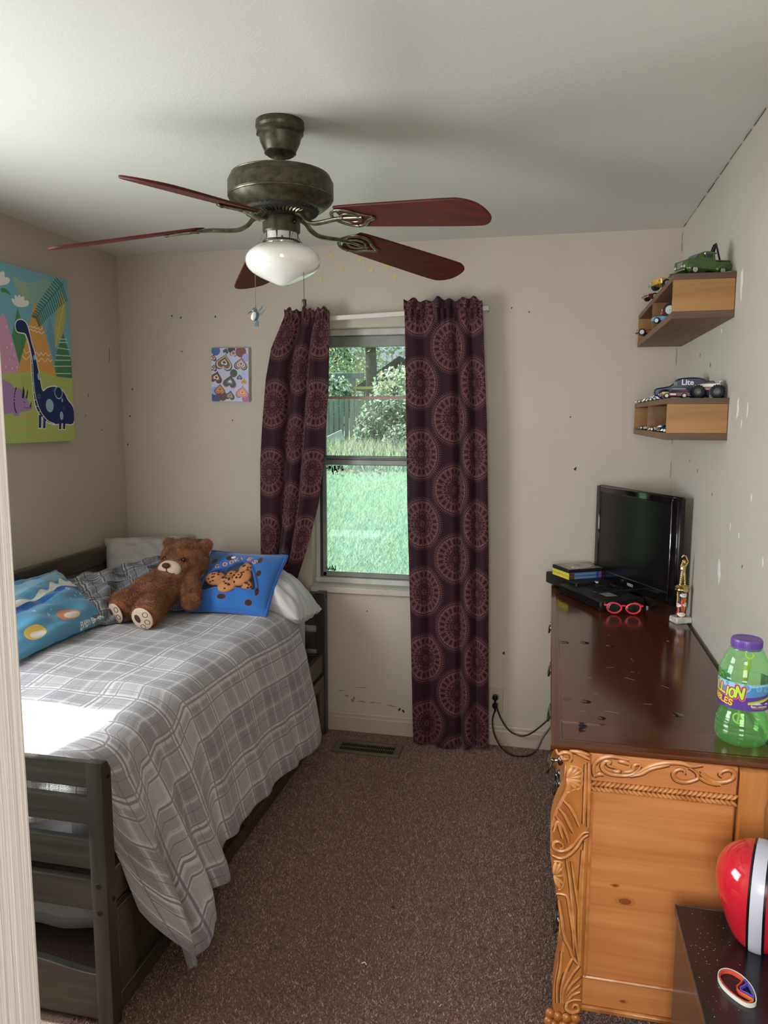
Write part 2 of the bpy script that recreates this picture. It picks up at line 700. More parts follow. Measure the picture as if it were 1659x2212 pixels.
# ================================================================== the room
WX, WY, CH = 2.752, -3.05, 2.44
M_wall = mat('wall_paint', '#beb3a5', 0.62, var=0.05, vs=2.2, bump=0.25, bs=220, bdist=0.002)
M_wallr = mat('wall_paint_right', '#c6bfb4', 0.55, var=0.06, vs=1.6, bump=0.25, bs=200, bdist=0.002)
M_ceil = mat('ceiling_paint', '#d6d3ce', 0.8, var=0.03, vs=1.3, bump=0.3, bs=160, bdist=0.002)
M_trim = mat('trim_paint', '#b9a898', 0.45, var=0.05, vs=6)
M_white = mat('white_paint', '#d9d5cd', 0.4, var=0.06, vs=12)
M_spackle = mat('bare_plaster', '#e6e2da', 0.8)
M_dark = mat('dark_mark', '#3a302a', 0.8)
M_black = mat('black_plastic', '#0b0b0d', 0.32)
M_blackm = mat('black_matte_plastic', '#111113', 0.55)
M_chrome = mat('chrome', '#d8d8d8', 0.12, metal=1)
M_gold = mat('gold_plastic', '#d8c48a', 0.2, metal=1)

# floor and carpet
M_carpet = mat('carpet', '#806355', 0.95, col2='#503b32', vs=210, bump=1.0, bs=240, bdist=0.006, spec=0.1, detail=3, sheen=0.3)
fl = struct(MB().grid(lambda u, v: (-0.05 + 2.9 * u, -4.7 + 4.75 * v, 0), 8, 12).build('floor', M_carpet))

# the cut pile of the open part of the carpet
M_pile = [mat('pile_%d' % i, c, .95, spec=.1, sheen=.2) for i, c in enumerate(('#9a7b6c', '#85685b', '#ad9080', '#6d554a'))]
NP = 230000
px, py = RNG.uniform(1.0, 2.74, NP), -2.75 + 2.72 * RNG.uniform(0, 1, NP)
off = ~((px > 1.205) & (px < 1.556) & (py > -.276) & (py < -.132))
px, py = px[off], py[off]
NP = len(px)
ang = RNG.uniform(0, 2 * PI, NP)
P = np.stack([px, py, np.zeros(NP)], 1)
sd = np.stack([np.cos(ang), np.sin(ang), np.zeros(NP)], 1) * .0021
tp = np.stack([RNG.normal(0, .0028, NP), RNG.normal(0, .0028, NP), RNG.uniform(.004, .0085, NP)], 1)
V = np.stack([P - sd, P + sd, P + tp], 1).reshape(-1, 3)
me = bpy.data.meshes.new('carpet_pile')
me.vertices.add(3 * NP)
me.vertices.foreach_set('co', V.astype(np.float32).ravel())
me.loops.add(3 * NP)
me.loops.foreach_set('vertex_index', np.arange(3 * NP, dtype=np.int32))
me.polygons.add(NP)
me.polygons.foreach_set('loop_start', np.arange(0, 3 * NP, 3, dtype=np.int32))
for x in M_pile:
    me.materials.append(x)
me.polygons.foreach_set('material_index', RNG.integers(0, 4, NP).astype(np.int32))
me.update(calc_edges=True)
pile = bpy.data.objects.new('carpet_pile', me)
COL.objects.link(pile)
pile.parent = fl
pile['kind'] = 'stuff'

WIN = (1.04, 1.79, 0.765, 2.05)
mb = MB()
mb.box(-0.12, WIN[0], 0, 0.12, 0, CH)
mb.box(WIN[1], WX + 0.12, 0, 0.12, 0, CH)
mb.box(WIN[0], WIN[1], 0, 0.12, 0, WIN[2])
mb.box(WIN[0], WIN[1], 0, 0.12, WIN[3], CH)
wb = struct(mb.build('wall_back', M_wall, smooth=0))
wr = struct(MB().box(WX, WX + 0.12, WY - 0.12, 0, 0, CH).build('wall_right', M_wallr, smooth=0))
W2 = (-2.65, -1.56, 0.85, 2.035)
DX0, DX1, DH = 1.774, 2.6, 2.05
mb = MB()
mb.box(-0.12, 0, WY - 0.12, W2[0], 0, CH)
mb.box(-0.12, 0, W2[1], 0, 0, CH)
mb.box(-0.12, 0, W2[0], W2[1], 0, W2[2])
mb.box(-0.12, 0, W2[0], W2[1], W2[3], CH)
wl = struct(mb.build('wall_left', M_wall, smooth=0))
mb = MB()
mb.box(0, DX0 - 0.03, WY - 0.12, WY, 0, CH)
mb.box(DX0 - 0.03, DX1 + 0.03, WY - 0.12, WY, DH + 0.03, CH)
mb.box(DX1 + 0.03, WX, WY - 0.12, WY, 0, CH)
struct(mb.build('wall_front', M_wall, smooth=0))
mb = MB().box(-0.15, WX + 0.15, WY - 0.13, 0.3, CH, CH + 0.1)
mb.box(1.15, WX + 0.15, -4.75, WY - 0.13, CH, CH + 0.1)
struct(mb.build('ceiling', M_ceil, smooth=0))
# the hall behind the door, with its own walls
mb = MB()
mb.box(1.2, 1.3, -4.7, WY - 0.12, 0, CH)
mb.box(WX, WX + 0.12, -4.7, WY - 0.12, 0, CH)
mb.box(1.2, WX + 0.12, -4.75, -4.65, 0, CH)
struct(mb.build('wall_hall', M_wall, smooth=0))
# painted jamb of the door that the view looks through, brush-ribbed
M_jamb = mat('jamb_paint', '#d2cdc6', 0.38, var=0.05, vs=5, bump=0.35, bs=10, stretch=(1, 30, 0.4), bdist=0.003)
d1 = bpy.data.objects.new('door_1', None)
COL.objects.link(d1)
struct(d1)
MB().box(DX0 - 0.03, DX0, WY - 0.14, WY, 0, DH, 0.003).build('door_jamb', M_jamb, d1)
MB().box(DX1, DX1 + 0.03, WY - 0.14, WY, 0, DH, 0.003).build('door_jamb', M_jamb, d1)
MB().box(DX0 - 0.03, DX1 + 0.03, WY - 0.14, WY, DH, DH + 0.03, 0.003).build('door_head', M_jamb, d1)
for x0, x1 in ((DX0 - 0.085, DX0 - 0.01), (DX1 + 0.01, DX1 + 0.085)):
    MB().box(x0, x1, WY - 0.002, WY + 0.014, 0, DH + 0.08, 0.004).build('door_casing', M_white, d1)


def baseboard(name, x0, x1, y0, y1, axis):
    prof = [(0, 0), (0.013, 0), (0.013, 0.072), (0.010, 0.078), (0.010, 0.092), (0.006, 0.1), (0, 0.1)]
    if axis == 'x':
        o = MB().prism([(-p[0] + y0, p[1]) for p in prof], x0, x1, 'x').build(name, M_trim, smooth=0)
    else:
        o = MB().prism([(x0 + (p[0] if x1 > 0 else -p[0]), p[1]) for p in prof], y0, y1, 'y').build(name, M_trim, smooth=0)
    return struct(o)


baseboard('baseboard_back', 0, WX, 0, 0, 'x')
baseboard('baseboard_left', 0, 1, WY, -0.014, 'y')
baseboard('baseboard_right', WX, -1, WY, -0.014, 'y')


def blob(mb, c, ry, rz, seed, plane, n=18, irr=0.3, th=0.0008, at=0.0):
    """Thin ragged patch on a wall; plane 'x' (right wall), 'y' (back wall)."""
    g = np.random.default_rng(seed)
    a = g.uniform(-1, 1, 6)
    P = []
    for k in range(n):
        w = 2 * PI * k / n
        q = 1 + irr * (a[0] * math.sin(2 * w) + a[1] * math.sin(3 * w + a[2] * 3) + 0.7 * a[3] * math.sin(5 * w + a[4] * 3))
        P.append((c[0] + ry * q * math.cos(w), c[1] + rz * q * math.sin(w)))
    return mb.prism(P, at, at - th, plane)


# chips where paint has come off, nail holes and scuffs belong to the walls
for i, (y, z, ry, rz) in enumerate([(-1.139, 2.012, .012, .042), (-1.186, 1.642, .010, .028), (-1.3, 1.64, .004, .02), (-1.24, 1.60, .004, .012),
                                    (-1.07, 1.13, .018, .034), (-1.6, 1.47, .008, .02), (-1.4, 1.4, .004, .01), (-1.29, 1.28, .004, .008),
                                    (-1.18, 1.29, .003, .01), (-1.9, 1.52, .01, .03), (-1.55, 1.25, .004, .01), (-0.9, 1.90, .006, .006)]):
    blob(MB(), (y, z), ry, rz, i, 'x', at=WX).build('paint_chip', M_spackle, wr, smooth=0)
for i, (y, z, s) in enumerate([(-.55, 1.85, .004), (-.75, 1.80, .005), (-.62, 1.42, .004), (-.9, 1.36, .003), (-1.35, 1.2, .003), (-.45, 1.45, .003)]):
    blob(MB(), (y, z), s * .7, s * 1.6, 30 + i, 'x', at=WX).build('nail_hole', M_dark, wr, smooth=0)
for i, (x, z, s) in enumerate([(.30, 2.13, .004), (.35, 2.12, .004), (.54, 2.12, .004), (.35, 1.95, .003), (.62, 1.6, .003), (2.33, 1.38, .006), (2.30, 1.62, .003),
                               (.06, 1.76, .004), (.04, 1.62, .004), (.02, 1.47, .004), (2.02, 2.12, .003), (2.1, 2.1, .003), (1.33, .64, .003), (2.02, .47, .006),
                               (1.50, .135, .006), (1.52, .128, .006), (.80, 1.3, .003)]):
    blob(MB(), (x, z), s, s * 1.2, 50 + i, 'y').build('nail_hole', M_dark, wb, smooth=0)
M_scuff = mat('scuff', '#8b7a6a', 0.9)
for i, (x, z, a, c) in enumerate([(1.19, .21, .012, .003), (1.22, .185, .010, .004), (1.255, .165, .008, .012), (1.30, .16, .02, .003), (1.37, .16, .03, .002),
                                  (1.46, .15, .02, .003), (1.30, .235, .03, .002)]):
    blob(MB(), (x, z), a, c, 80 + i, 'y', irr=0.5).build('scuff', M_scuff, wb, smooth=0)
for i, (y, z, a, c) in enumerate([(-.105, 1.93, .003, .035), (-.3, 1.72, .004, .01),
                                  (-.33, 1.62, .003, .006), (-.2, 1.55, .005, .004), (-.3, 1.12, .004, .004)]):
    blob(MB(), (y, z), a, c, 110 + i, 'x', irr=0.4, at=0.0, th=-0.0008).build('scuff', M_scuff, wl, smooth=0)
# crack in the corner of the right wall and along the ceiling
g = np.random.default_rng(5)
M_crack = mat('crack', '#6a5e52', 0.9)
z = 1.2
while z < 2.40:
    n = int(g.integers(3, 8))
    zz = z + .012 * np.arange(n)
    MB().tube([(WX - .0022 + g.uniform(-.0015, .0008), -.003 + g.uniform(-.002, .001), q) for q in zz], .0009, 5).build('corner_crack', M_crack, wr)
    z = zz[-1] + g.uniform(.005, .09)
y = -1.3
while y < -.03:
    n = int(g.integers(3, 7))
    yy = y + .03 * np.arange(n)
    MB().tube([(WX - .002 + g.uniform(-.0012, .0006), q, CH - .002 + g.uniform(-.001, .001)) for q in yy if q < -.005], g.uniform(.0006, .0015), 5).build('ceiling_crack', M_crack, wr)
    y = yy[-1] + g.uniform(.0, .05)

# ------------------------------------------------------------------ the window
M_alu = mat('window_aluminium', '#8d8f8a', 0.45, metal=0.3, var=0.2, vs=14)
M_aluw = mat('window_white_frame', '#c9c6be', 0.5, var=0.25, vs=9)
M_track = mat('window_track', '#2c3230', 0.6)
M_glass = clear('window_glass', (0.92, 0.97, 0.96), film=0.0)
M_hazy = clear('hazy_window_glass', (0.88, 0.97, 0.96), film=0.08, filmcol=(0.72, 0.9, 0.92))
M_stain = mat('sill_wood', '#c8beb4', 0.4, var=0.12, vs=9)
w1 = bpy.data.objects.new('window_1', None)
COL.objects.link(w1)
struct(w1)
x0, x1, z0, z1 = WIN
mb = MB()
mb.box(x0, x0 + .022, .065, .115, z0, z1, .002)
mb.box(x1 - .022, x1, .065, .115, z0, z1, .002)
mb.box(x0, x1, .065, .115, z1 - .03, z1, .002)
mb.box(x0, x1, .055, .115, z0, z0 + .028, .003)
mb.build('window_frame', M_aluw, w1)
mb = MB()
for xa, xb in ((x0 + .022, x0 + .034), (x1 - .034, x1 - .022)):
    mb.box(xa, xb, .075, .112, z0 + .03, z1 - .03)
mb.build('window_track', M_track, w1)
zm = 1.4
# upper sash, set further out
mb = MB()
mb.box(x0 + .034, x0 + .05, .095, .112, zm - .015, z1 - .03, .002)
mb.box(x1 - .05, x1 - .034, .095, .112, zm - .015, z1 - .03, .002)
mb.box(x0 + .03, x1 - .03, .095, .112, z1 - .085, z1 - .03, .003)
mb.box(x0 + .03, x1 - .03, .095, .112, zm - .01, zm + .022, .003)
us = mb.build('upper_sash', M_alu, w1)
MB().box(x0 + .05, x1 - .05, .100, .106, 1.709, 1.722, .002).build('muntin', mat('muntin', '#b98f86', 0.5), us)
MB().box(x0 + .05, x1 - .05, .102, .104, zm + .022, z1 - .085).build('pane', M_glass, us)
# lower sash
mb = MB()
mb.box(x0 + .034, x0 + .055, .075, .092, z0 + .03, zm + .015, .002)
mb.box(x1 - .055, x1 - .034, .075, .092, z0 + .03, zm + .015, .002)
mb.box(x0 + .03, x1 - .03, .072, .094, zm - .025, zm + .012, .004)
mb.box(x0 + .03, x1 - .03, .075, .092, z0 + .03, z0 + .055, .003)
ls = mb.build('lower_sash', M_alu, w1)
MB().box(x0 + .055, x1 - .055, .082, .083, z0 + .055, zm - .025).build('pane', M_hazy, ls)
MB().box(x0 + .055, x1 - .055, .104, .105, z0 + .055, zm - .025).build('pane', M_glass, ls)
MB().box(x0 + .06, x1 - .06, .066, .073, zm + .002, zm + .006).build('sash_lift', M_track, ls)
# sill board and plaster reveal
MB().box(x0 - .005, x1 + .005, -.028, .07, z0 - .036, z0 - .002, .006).build('window_sill', M_stain, w1)
mb = MB()
g = np.random.default_rng(3)
for k in range(16):
    a = np.array([x0 + .06 + g.uniform(0, .05) ** 1.0, .07, z0 + .057 + g.uniform(0, .012)])
    mb.tube([a, a + (g.uniform(-.012, .012), -.002, g.uniform(.004, .03))], .0022, 4)
for k in range(22):
    a = np.array([x0 + .06 + g.uniform(0, .09), .07, zm - .027 - abs(g.normal(0, .008))])
    mb.tube([a, a + (g.uniform(-.006, .006), 0, -abs(g.normal(0, .016)))], .0028, 4)
o = mb.build('window_debris', mat('dry_leaf_litter', '#241a14', 0.9), ls)
o['kind'] = 'stuff'

# the window of the left wall, outside the frame, that lets the sun in
w2 = bpy.data.objects.new('window_2', None)
COL.objects.link(w2)
struct(w2)
mb = MB()
for a, b_, c, d in ((W2[0], W2[1], W2[2], W2[2] + .03), (W2[0], W2[1], W2[3] - .03, W2[3]), (W2[0], W2[0] + .03, W2[2], W2[3]), (W2[1] - .03, W2[1], W2[2], W2[3])):
    mb.box(-.11, -.07, a, b_, c, d, .002)
mb.build('window_frame', M_aluw, w2)
MB().box(-.092, -.089, W2[0] + .03, W2[1] - .03, W2[2] + .03, W2[3] - .03).build('pane', M_glass, w2)

# ------------------------------------------------------------------ outside, behind the house
def ground(y):
    return -0.3 + 0.047 * (y - 1) if y < 18.2 else 0.51


M_lawn = mat('lawn', '#7d9a76', 0.95, col2='#93a982', vs=1.3, bump=0.6, bs=30, spec=0.1)
struct(MB().grid(lambda u, v: (-24 + 44 * u, 0.125 + 60 * v, ground(0.125 + 60 * v)), 4, 24).grid(lambda u, v: (-24 + 23.87 * u, -8 + 8.125 * v, -.34), 4, 4).build('ground_lawn', M_lawn))


def blades(name, pts, h, w, mats, parent=None, lean=0.35, seed=1, nm=1):
    g = np.random.default_rng(seed)
    n = len(pts)
    P = np.array(pts)
    ang = g.uniform(0, 2 * PI, n)
    d = np.stack([np.cos(ang), np.sin(ang), np.zeros(n)], 1)
    hh = h * g.uniform(0.5, 1.2, n)
    tip = P + np.stack([g.normal(0, lean, n) * hh, g.normal(0, lean, n) * hh, hh], 1)
    V = np.stack([P - d * w / 2, P + d * w / 2, tip], 1).reshape(-1, 3)
    me = bpy.data.meshes.new(name)
    me.from_pydata(V.tolist(), [], np.arange(3 * n).reshape(-1, 3).tolist())
    for x in mats:
        me.materials.append(x)
    me.polygons.foreach_set('material_index', g.integers(0, len(mats), n))
    o = bpy.data.objects.new(name, me)
    COL.objects.link(o)
    o.parent = parent
    return o


def leaves(name, blobs, n, size, mats, parent=None, seed=1):
    """Leaves of a crown or bush: blobs are (centre, radii)."""
    g = np.random.default_rng(seed)
    C = []
    wts = np.array([b[1][0] * b[1][2] for b in blobs], float)
    wts /= wts.sum()
    for (c, r), w in zip(blobs, wts):
        k = max(3, int(n * w))
        q = g.normal(size=(k, 3))
        q /= np.linalg.norm(q, axis=1)[:, None]
        q *= g.uniform(0.55, 1.02, (k, 1))
        C.append(np.array(c) + q * np.array(r))
    P = np.vstack(C) - (np.array(root_loc(parent)) if parent is not None else 0)
    n = len(P)
    a = g.normal(size=(n, 3))
    a /= np.linalg.norm(a, axis=1)[:, None]
    b = np.cross(a, g.normal(size=(n, 3)))
    b /= np.linalg.norm(b, axis=1)[:, None]
    s = size * g.uniform(0.6, 1.3, (n, 1))
    V = np.stack([P - a * s, P - b * s * .5, P + a * s, P + b * s * .5], 1).reshape(-1, 3)
    me = bpy.data.meshes.new(name)
    me.from_pydata(V.tolist(), [], np.arange(4 * n).reshape(-1, 4).tolist())
    for x in mats:
        me.materials.append(x)
    me.polygons.foreach_set('material_index', g.integers(0, len(mats), n))
    o = bpy.data.objects.new(name, me)
    COL.objects.link(o)
    o.parent = parent
    o['kind'] = 'stuff'
    return o


def leafmat(name, c):
    m, n, l, b = _base(name)
    b.inputs['Base Color'].default_value = (*lin(c), 1)
    b.inputs['Roughness'].default_value = 0.6
    tl = n.new('ShaderNodeBsdfTranslucent')
    tl.inputs[0].default_value = (*lin(c), 1)
    mx = n.new('ShaderNodeMixShader')
    mx.inputs[0].default_value = 0.45
    l.new(b.outputs[0], mx.inputs[1])
    l.new(tl.outputs[0], mx.inputs[2])
    l.new(mx.outputs[0], n['Material Output'].inputs[0])
    return m


L1, L2, L3, L4 = leafmat('leaf_green', '#92ab94'), leafmat('leaf_pale', '#bccab6'), leafmat('leaf_dark', '#53705c'), leafmat('leaf_yellow', '#c8cea0')
g = np.random.default_rng(11)
pts = []
for k in range(42000):
    y = 3.0 + 13.6 * g.uniform() ** 1.6
    d = y + 3.6
    x = 2.214 - d * g.uniform(.16, .36)
    pts.append((x, y, ground(y)))
gr = blades('lawn_grass', pts, 0.09, 0.02, [L1, L2, leafmat('grass_mid', '#aec6b4'), L4], lean=.5)
tag(gr, 'short sunlit lawn grass seen through the window', 'grass', kind='stuff')
pts = [(2.214 - d * g.uniform(.16, .36), d - 3.6, ground(d - 3.6)) for d in g.uniform(17.5, 22.0, 6000)]
gr = blades('tall_grass', pts, 0.55, 0.035, [L1, L2, L3, L4], lean=.35, seed=3)
tag(gr, 'tall unmown grass along the foot of the fence', 'grass', kind='stuff')

M_fence = mat('fence_wood', '#a3aaa5', 0.85, var=0.3, vs=6, stretch=(4, 4, .4))
t = thing('wooden_fence', 'weathered grey picket fence across the back of the garden', 'fence', (-3.5, 19, ground(19)))
for k in range(84):
    x = -8.2 + k * .165
    MB().prism([(x, .5), (x + .14, .5), (x + .14, 2.2), (x + .07, 2.3), (x, 2.2)], 19, 19.025, 'y').build('picket', M_fence, t, smooth=0)
for zz in (.85, 2.0):
    MB().box(-8.2, 5.66, 19.03, 19.1, zz, zz + .09).build('rail', M_fence, t, smooth=0)

t = thing('leaning_board', 'pale grey board leaning against the fence', 'board', (-4.1, 18.3, ground(18)))
MB().xf(rotm(0, -24, -6), (-4.35, 18.4, .95)).box(-.75, .45, -.02, .02, -.14, .14, .01).build('plank', mat('pale_board', '#b9c0c2', 0.8), t)

t = thing('garden_shed', 'dark low shed with a gable roof behind the fence', 'shed', (-3.1, 24, .5))
mb = MB().box(-4.5, -1.6, 23.2, 25.5, .5, 2.75)
mb.build('wall', mat('shed_wall', '#56625e', 0.8), t, smooth=0)
MB().prism([(-4.75, 2.6), (-3.15, 3.65), (-1.4, 2.6), (-1.4, 2.75), (-3.15, 3.82), (-4.75, 2.75)], 23, 25.7, 'y').build('roof', mat('shed_roof', '#4a4f4c', 0.85, var=0.3, vs=3), t, smooth=0)
MB().box(-3.1, -3.04, 22.95, 23.0, 2.4, 3.6).build('trim_board', M_fence, t, smooth=0)

t = thing('play_frame', 'weathered timber frame standing left of the shed', 'frame', (-4.6, 21, .5))
MB().box(-4.42, -4.27, 21, 21.15, .5, 3.0, .01).build('post', M_fence, t)
MB().box(-5.6, -5.45, 21, 21.15, .5, 3.0, .01).build('post', M_fence, t)
MB().box(-5.7, -3.95, 20.95, 21.02, 2.92, 3.12, .01).build('beam', M_fence, t)
MB().box(-4.3, -3.2, 20.95, 21.05, 2.58, 2.66, .01).build('yellow_board', mat('yellow_board', '#d8cf72', 0.7), t)


def tree(name, label, x, y, h, rad, blobs, n, size, mats, group=None):
    t = thing(name, label, 'tree', (x, y, ground(y)), group=group)
    z0 = ground(y) - .1
    mb = MB().tube([(x, y, z0), (x + .05, y, z0 + h * .35), (x - .03, y, z0 + h * .7), (x + .1, y, z0 + h)], [rad * 1.25, rad, rad * .85, rad * .4], 10)
    mb.tube([(x, y, z0 + h * .55), (x + .6, y, z0 + h * .75), (x + 1.2, y + .2, z0 + h * .95)], [rad * .5, rad * .35, rad * .15], 8)
    mb.tube([(x, y, z0 + h * .5), (x - .7, y, z0 + h * .72), (x - 1.3, y + .2, z0 + h * .9)], [rad * .45, rad * .3, rad * .12], 8)
    mb.build('trunk', mat('bark', '#6d6a62', 0.9, var=0.4, vs=6), t)
    leaves('crown', blobs, n, size, mats, t, seed=int(abs(x) * 100))
    return t


tree('yard_tree', 'tall leafy tree whose grey trunk rises in front of the shed', -4.05, 22.3, 7.5, .2,
     [((-4.8, 22, 4.6), (1.6, .7, .75)), ((-3.5, 22, 5.1), (1.2, .7, .7)), ((-5.6, 22, 3.8), (1.1, .6, .7)), ((-2.3, 22.5, 5.6), (1.3, .8, .8)), ((-4, 22, 6.6), (3, 1.4, 1.4))],
     5200, .09, [L1, L2, L3, L4])
tree('woodland_tree', 'pale green tree beyond the garden shed', -8.6, 33, 10, .3,
     [((-8.6, 33, 6), (3.4, 2, 3.6)), ((-5.6, 34, 4.6), (2.1, 1.5, 2.3)), ((-7.2, 32, 3.2), (2.2, 1, 1.6))], 6000, .14, [L1, L2, L2, L4])
tree('woodland_tree', 'distant tree on the right beyond the shed roof', -.8, 29.4, 9, .3,
     [((-.8, 29.4, 4.6), (2.2, 1.1, 2.6)), ((-2.2, 29.4, 3.4), (1.1, 1, 1.0)), ((.4, 29.4, 7), (3, 1.5, 2))], 4200, .14, [L1, L2, L4, L4])


tree('woodland_tree', 'round-crowned tree beyond the right end of the garden fence', 3.6, 27, 8, .25,
     [((3.6, 27, 5.2), (2.6, 1.6, 2.6)), ((2.2, 26.6, 3.4), (1.6, 1.2, 1.3)), ((5.2, 26.6, 3.6), (1.7, 1.2, 1.5))], 3600, .14, [L1, L2, L3, L4])


def bush(name, label, blobs, n, size, mats, group=None):
    c = blobs[0][0]
    t = thing(name, label, 'bush', (c[0], c[1], ground(c[1])), group=group)
    for k in range(5):
        b = blobs[k % len(blobs)]
        MB().tube([(c[0] + .1 * (k - 2), c[1], ground(c[1]) - .05), (b[0][0] + .2 * (k - 2), b[0][1], b[0][2])], [.03, .012], 6).build('stem', M_dark, t)
    leaves('foliage', blobs, n, size, mats, t, seed=len(label))


bush('leafy_bush', 'broad pale-leaved bush standing before the shed wall', [((-2.55, 20.6, 2.5), (1.1, .6, .85)), ((-1.8, 20.6, 2.2), (.9, .6, .9)), ((-3.3, 20.5, 1.9), (.6, .4, .5))], 2600, .085, [L2, L2, L1, L4])
bush('leafy_bush', 'tangled bush overgrowing the right half of the fence', [((-2.6, 18.5, 1.4), (1.0, .35, .9)), ((-1.8, 18.5, 1.5), (.9, .35, 1.0)), ((-3.2, 18.4, 1.0), (.5, .3, .6))], 3600, .075, [L1, L3, L2, L1])
bush('leafy_bush', 'glossy round shrub low on the right in front of the fence', [((-1.95, 17.5, .95), (.55, .4, .5)), ((-1.4, 17.5, .9), (.5, .4, .5))], 1300, .075, [L2, L3, L1])
bush('leafy_bush', 'small weedy shrub at the foot of the leaning board', [((-4.0, 17.8, .62), (.4, .3, .2))], 260, .07, [L1, L2])
bush('leafy_bush', 'bush hiding the foot of the timber frame', [((-5.0, 20.2, 2.3), (.9, .5, .8)), ((-4.3, 20.2, 2.0), (.5, .4, .45))], 1500, .08, [L1, L2, L3])
pts = [(g.normal(-2.2, .45), g.normal(14.2, .5)) for _ in range(220)]
lf = leaves('fallen_leaves', [((x, y, ground(y) + .06), (.04, .04, .03)) for x, y in pts], 600, .05, [mat('dry_leaf', '#b39a7f', .9), mat('dry_leaf_dark', '#8a6e58', .9)], seed=4)
tag(lf, 'patch of dry fallen leaves lying on the lawn', 'leaves', kind='stuff')

# ================================================================== bed
M_bed = wood('bed_wood', '#423f3a', '#2f2d2a', 'z', 0.38, fine=60, bump=0.2)
M_bedx = wood('bed_wood_rail', '#45423d', '#312f2b', 'x', 0.38, fine=60, bump=0.2)
M_bedy = wood('bed_wood_side', '#564c3f', '#3a342c', 'y', 0.4, fine=60, bump=0.2)
bed = thing('bed', 'dark grey-brown wooden captain bed with slatted ends along the left wall', 'bed', (0.58, -1.03, 0))
BX = 1.131


def post(x0, x1, y0, y1, h):
    p = [(y0, 0), (y1, 0), (y1, h - .03), (y1 - .012, h - .006), (y1 - .02, h), (y0, h)]
    return MB().prism(p, x0, x1, 'x', b=.002).build('post', M_bed, bed)


for y0, y1 in ((-2.0, -1.957), (-.04, -.085)):
    post(1.086, BX, y0, y1, .745)
    post(.02, .066, y0, y1, .745)
M_hole = mat('bolt_hole', '#15110e', 0.8)
for z in (.41, .335):
    MB().lathe([(.0075, 0), (.0075, .0012), (.004, .0014), (0, .0014)], (1.108, -2.0012, z), 14, 'y').build('bolt', M_hole, bed)
for y, z in ((-1.972, .70), (-1.972, .36), (-.06, .72)):
    MB().lathe([(.006, 0), (.006, .001), (0, .001)], (BX, y, z), 14, 'x').build('bolt', M_hole, bed)
for z0, z1 in ((.67, .738), (.57, .641), (.446, .528), (.331, .417)):
    MB().box(.066, 1.086, -1.99, -1.968, z0, z1, .003).build('slat', M_bedx, bed)
    MB().box(.066, 1.086, -.078, -.056, z0, z1, .003).build('slat', M_bedx, bed)
P = [(.10, .02), (1.084, .02)] + [(1.084 - .984 * k / 24, .15 + .022 * math.sin(PI * (k / 24) * 2.2) ** 2) for k in range(25)]
MB().prism(P, -1.992, -1.97, 'y', b=.002).build('trundle_end_panel', M_bedx, bed)
MB().box(1.098, 1.122, -1.957, -.085, .335, .43, .003).build('side_rail', M_bedy, bed)
MB().box(.07, 1.098, -1.95, -.09, .385, .41).build('mattress_board', M_bedy, bed)
MB().box(.02, .05, -1.957, -.085, .335, .43, .003).build('side_rail', M_bedy, bed)
for y0, y1 in ((-1.953, -1.026), (-1.02, -.093)):
    dr = MB().box(1.098, 1.112, y0, y1, .02, .318, .002).build('drawer_front', M_bedy, bed)
    for a, b_, c, d in ((y0, y1, .02, .075), (y0, y1, .263, .318), (y0, y0 + .075, .075, .263), (y1 - .075, y1, .075, .263)):
        MB().box(1.112, 1.128, a, b_, c, d, .002).build('drawer_frame', M_bedy, dr)
# raised back along the wall
for y0, y1 in ((-2.0, -1.957), (-.04, -.085)):
    MB().box(.022, .06, y0 + .001, y1 - .001, .745, .975, .003).build('back_post', M_bed, bed)
for z0, z1 in ((.885, .972), (.79, .85), (.69, .75)):
    MB().box(.024, .056, -1.957, -.085, z0, z1, .004).build('back_rail', M_bedy, bed)
for z0, z1 in ((.895, .98), (.80, .86)):
    MB().box(.06, .46, -.052, -.022, z0, z1, .004).build('head_rail', M_bedx, bed)
MB().box(.42, .458, -.055, -.02, .745, .982, .003).build('head_post', M_bed, bed)

# mattress, store under the bed
M_sheet = mat('fitted_sheet', '#c3ccd8', 0.85, bump=0.3, bs=14, bdist=0.01, sheen=0.2)
o = MB().box(.075, 1.05, -1.935, -.095, .412, .692, .06).build('mattress', M_sheet)
tag(o, 'mattress in a pale blue-white sheet lying in the wooden bed', 'mattress')
o = superpillow(MB(), .9, .55, .24, rotm(0, 0, 4), (.6, -1.62, .2), wr=.01, seed=4).build('bedding_bundle', mat('grey_cotton', '#9a9ea0', 0.9, bump=0.4, bs=9, bdist=0.02))
tag(o, 'pale grey bundle of bedding stowed under the near end of the bed', 'bedding')

# ------------------------------------------------------------------ plaid blanket
N = 1400


def plaid(n, period, seed):
    """Two-tone bands with light and dark pinstripes across 0..1, as (tone, light line, dark line)."""
    t = (np.arange(n) / n) * period % 1.0
    band = np.zeros(n)
    for a, b_, v in ((.0, .20, .9), (.20, .26, .3), (.26, .46, .75), (.60, .66, .65), (.72, .90, .35)):
        band[(t >= a) & (t < b_)] = v
    li, dk = np.zeros(n), np.zeros(n)
    for c, w in ((.50, .016), (.565, .016), (.235, .008), (.94, .012)):
        li[np.abs(t - c) < w] = 1
    for c, w in ((.533, .014), (.475, .010), (.69, .010), (.97, .012), (.33, .005), (.10, .005)):
        dk[np.abs(t - c) < w] = 1
    return band, li, dk


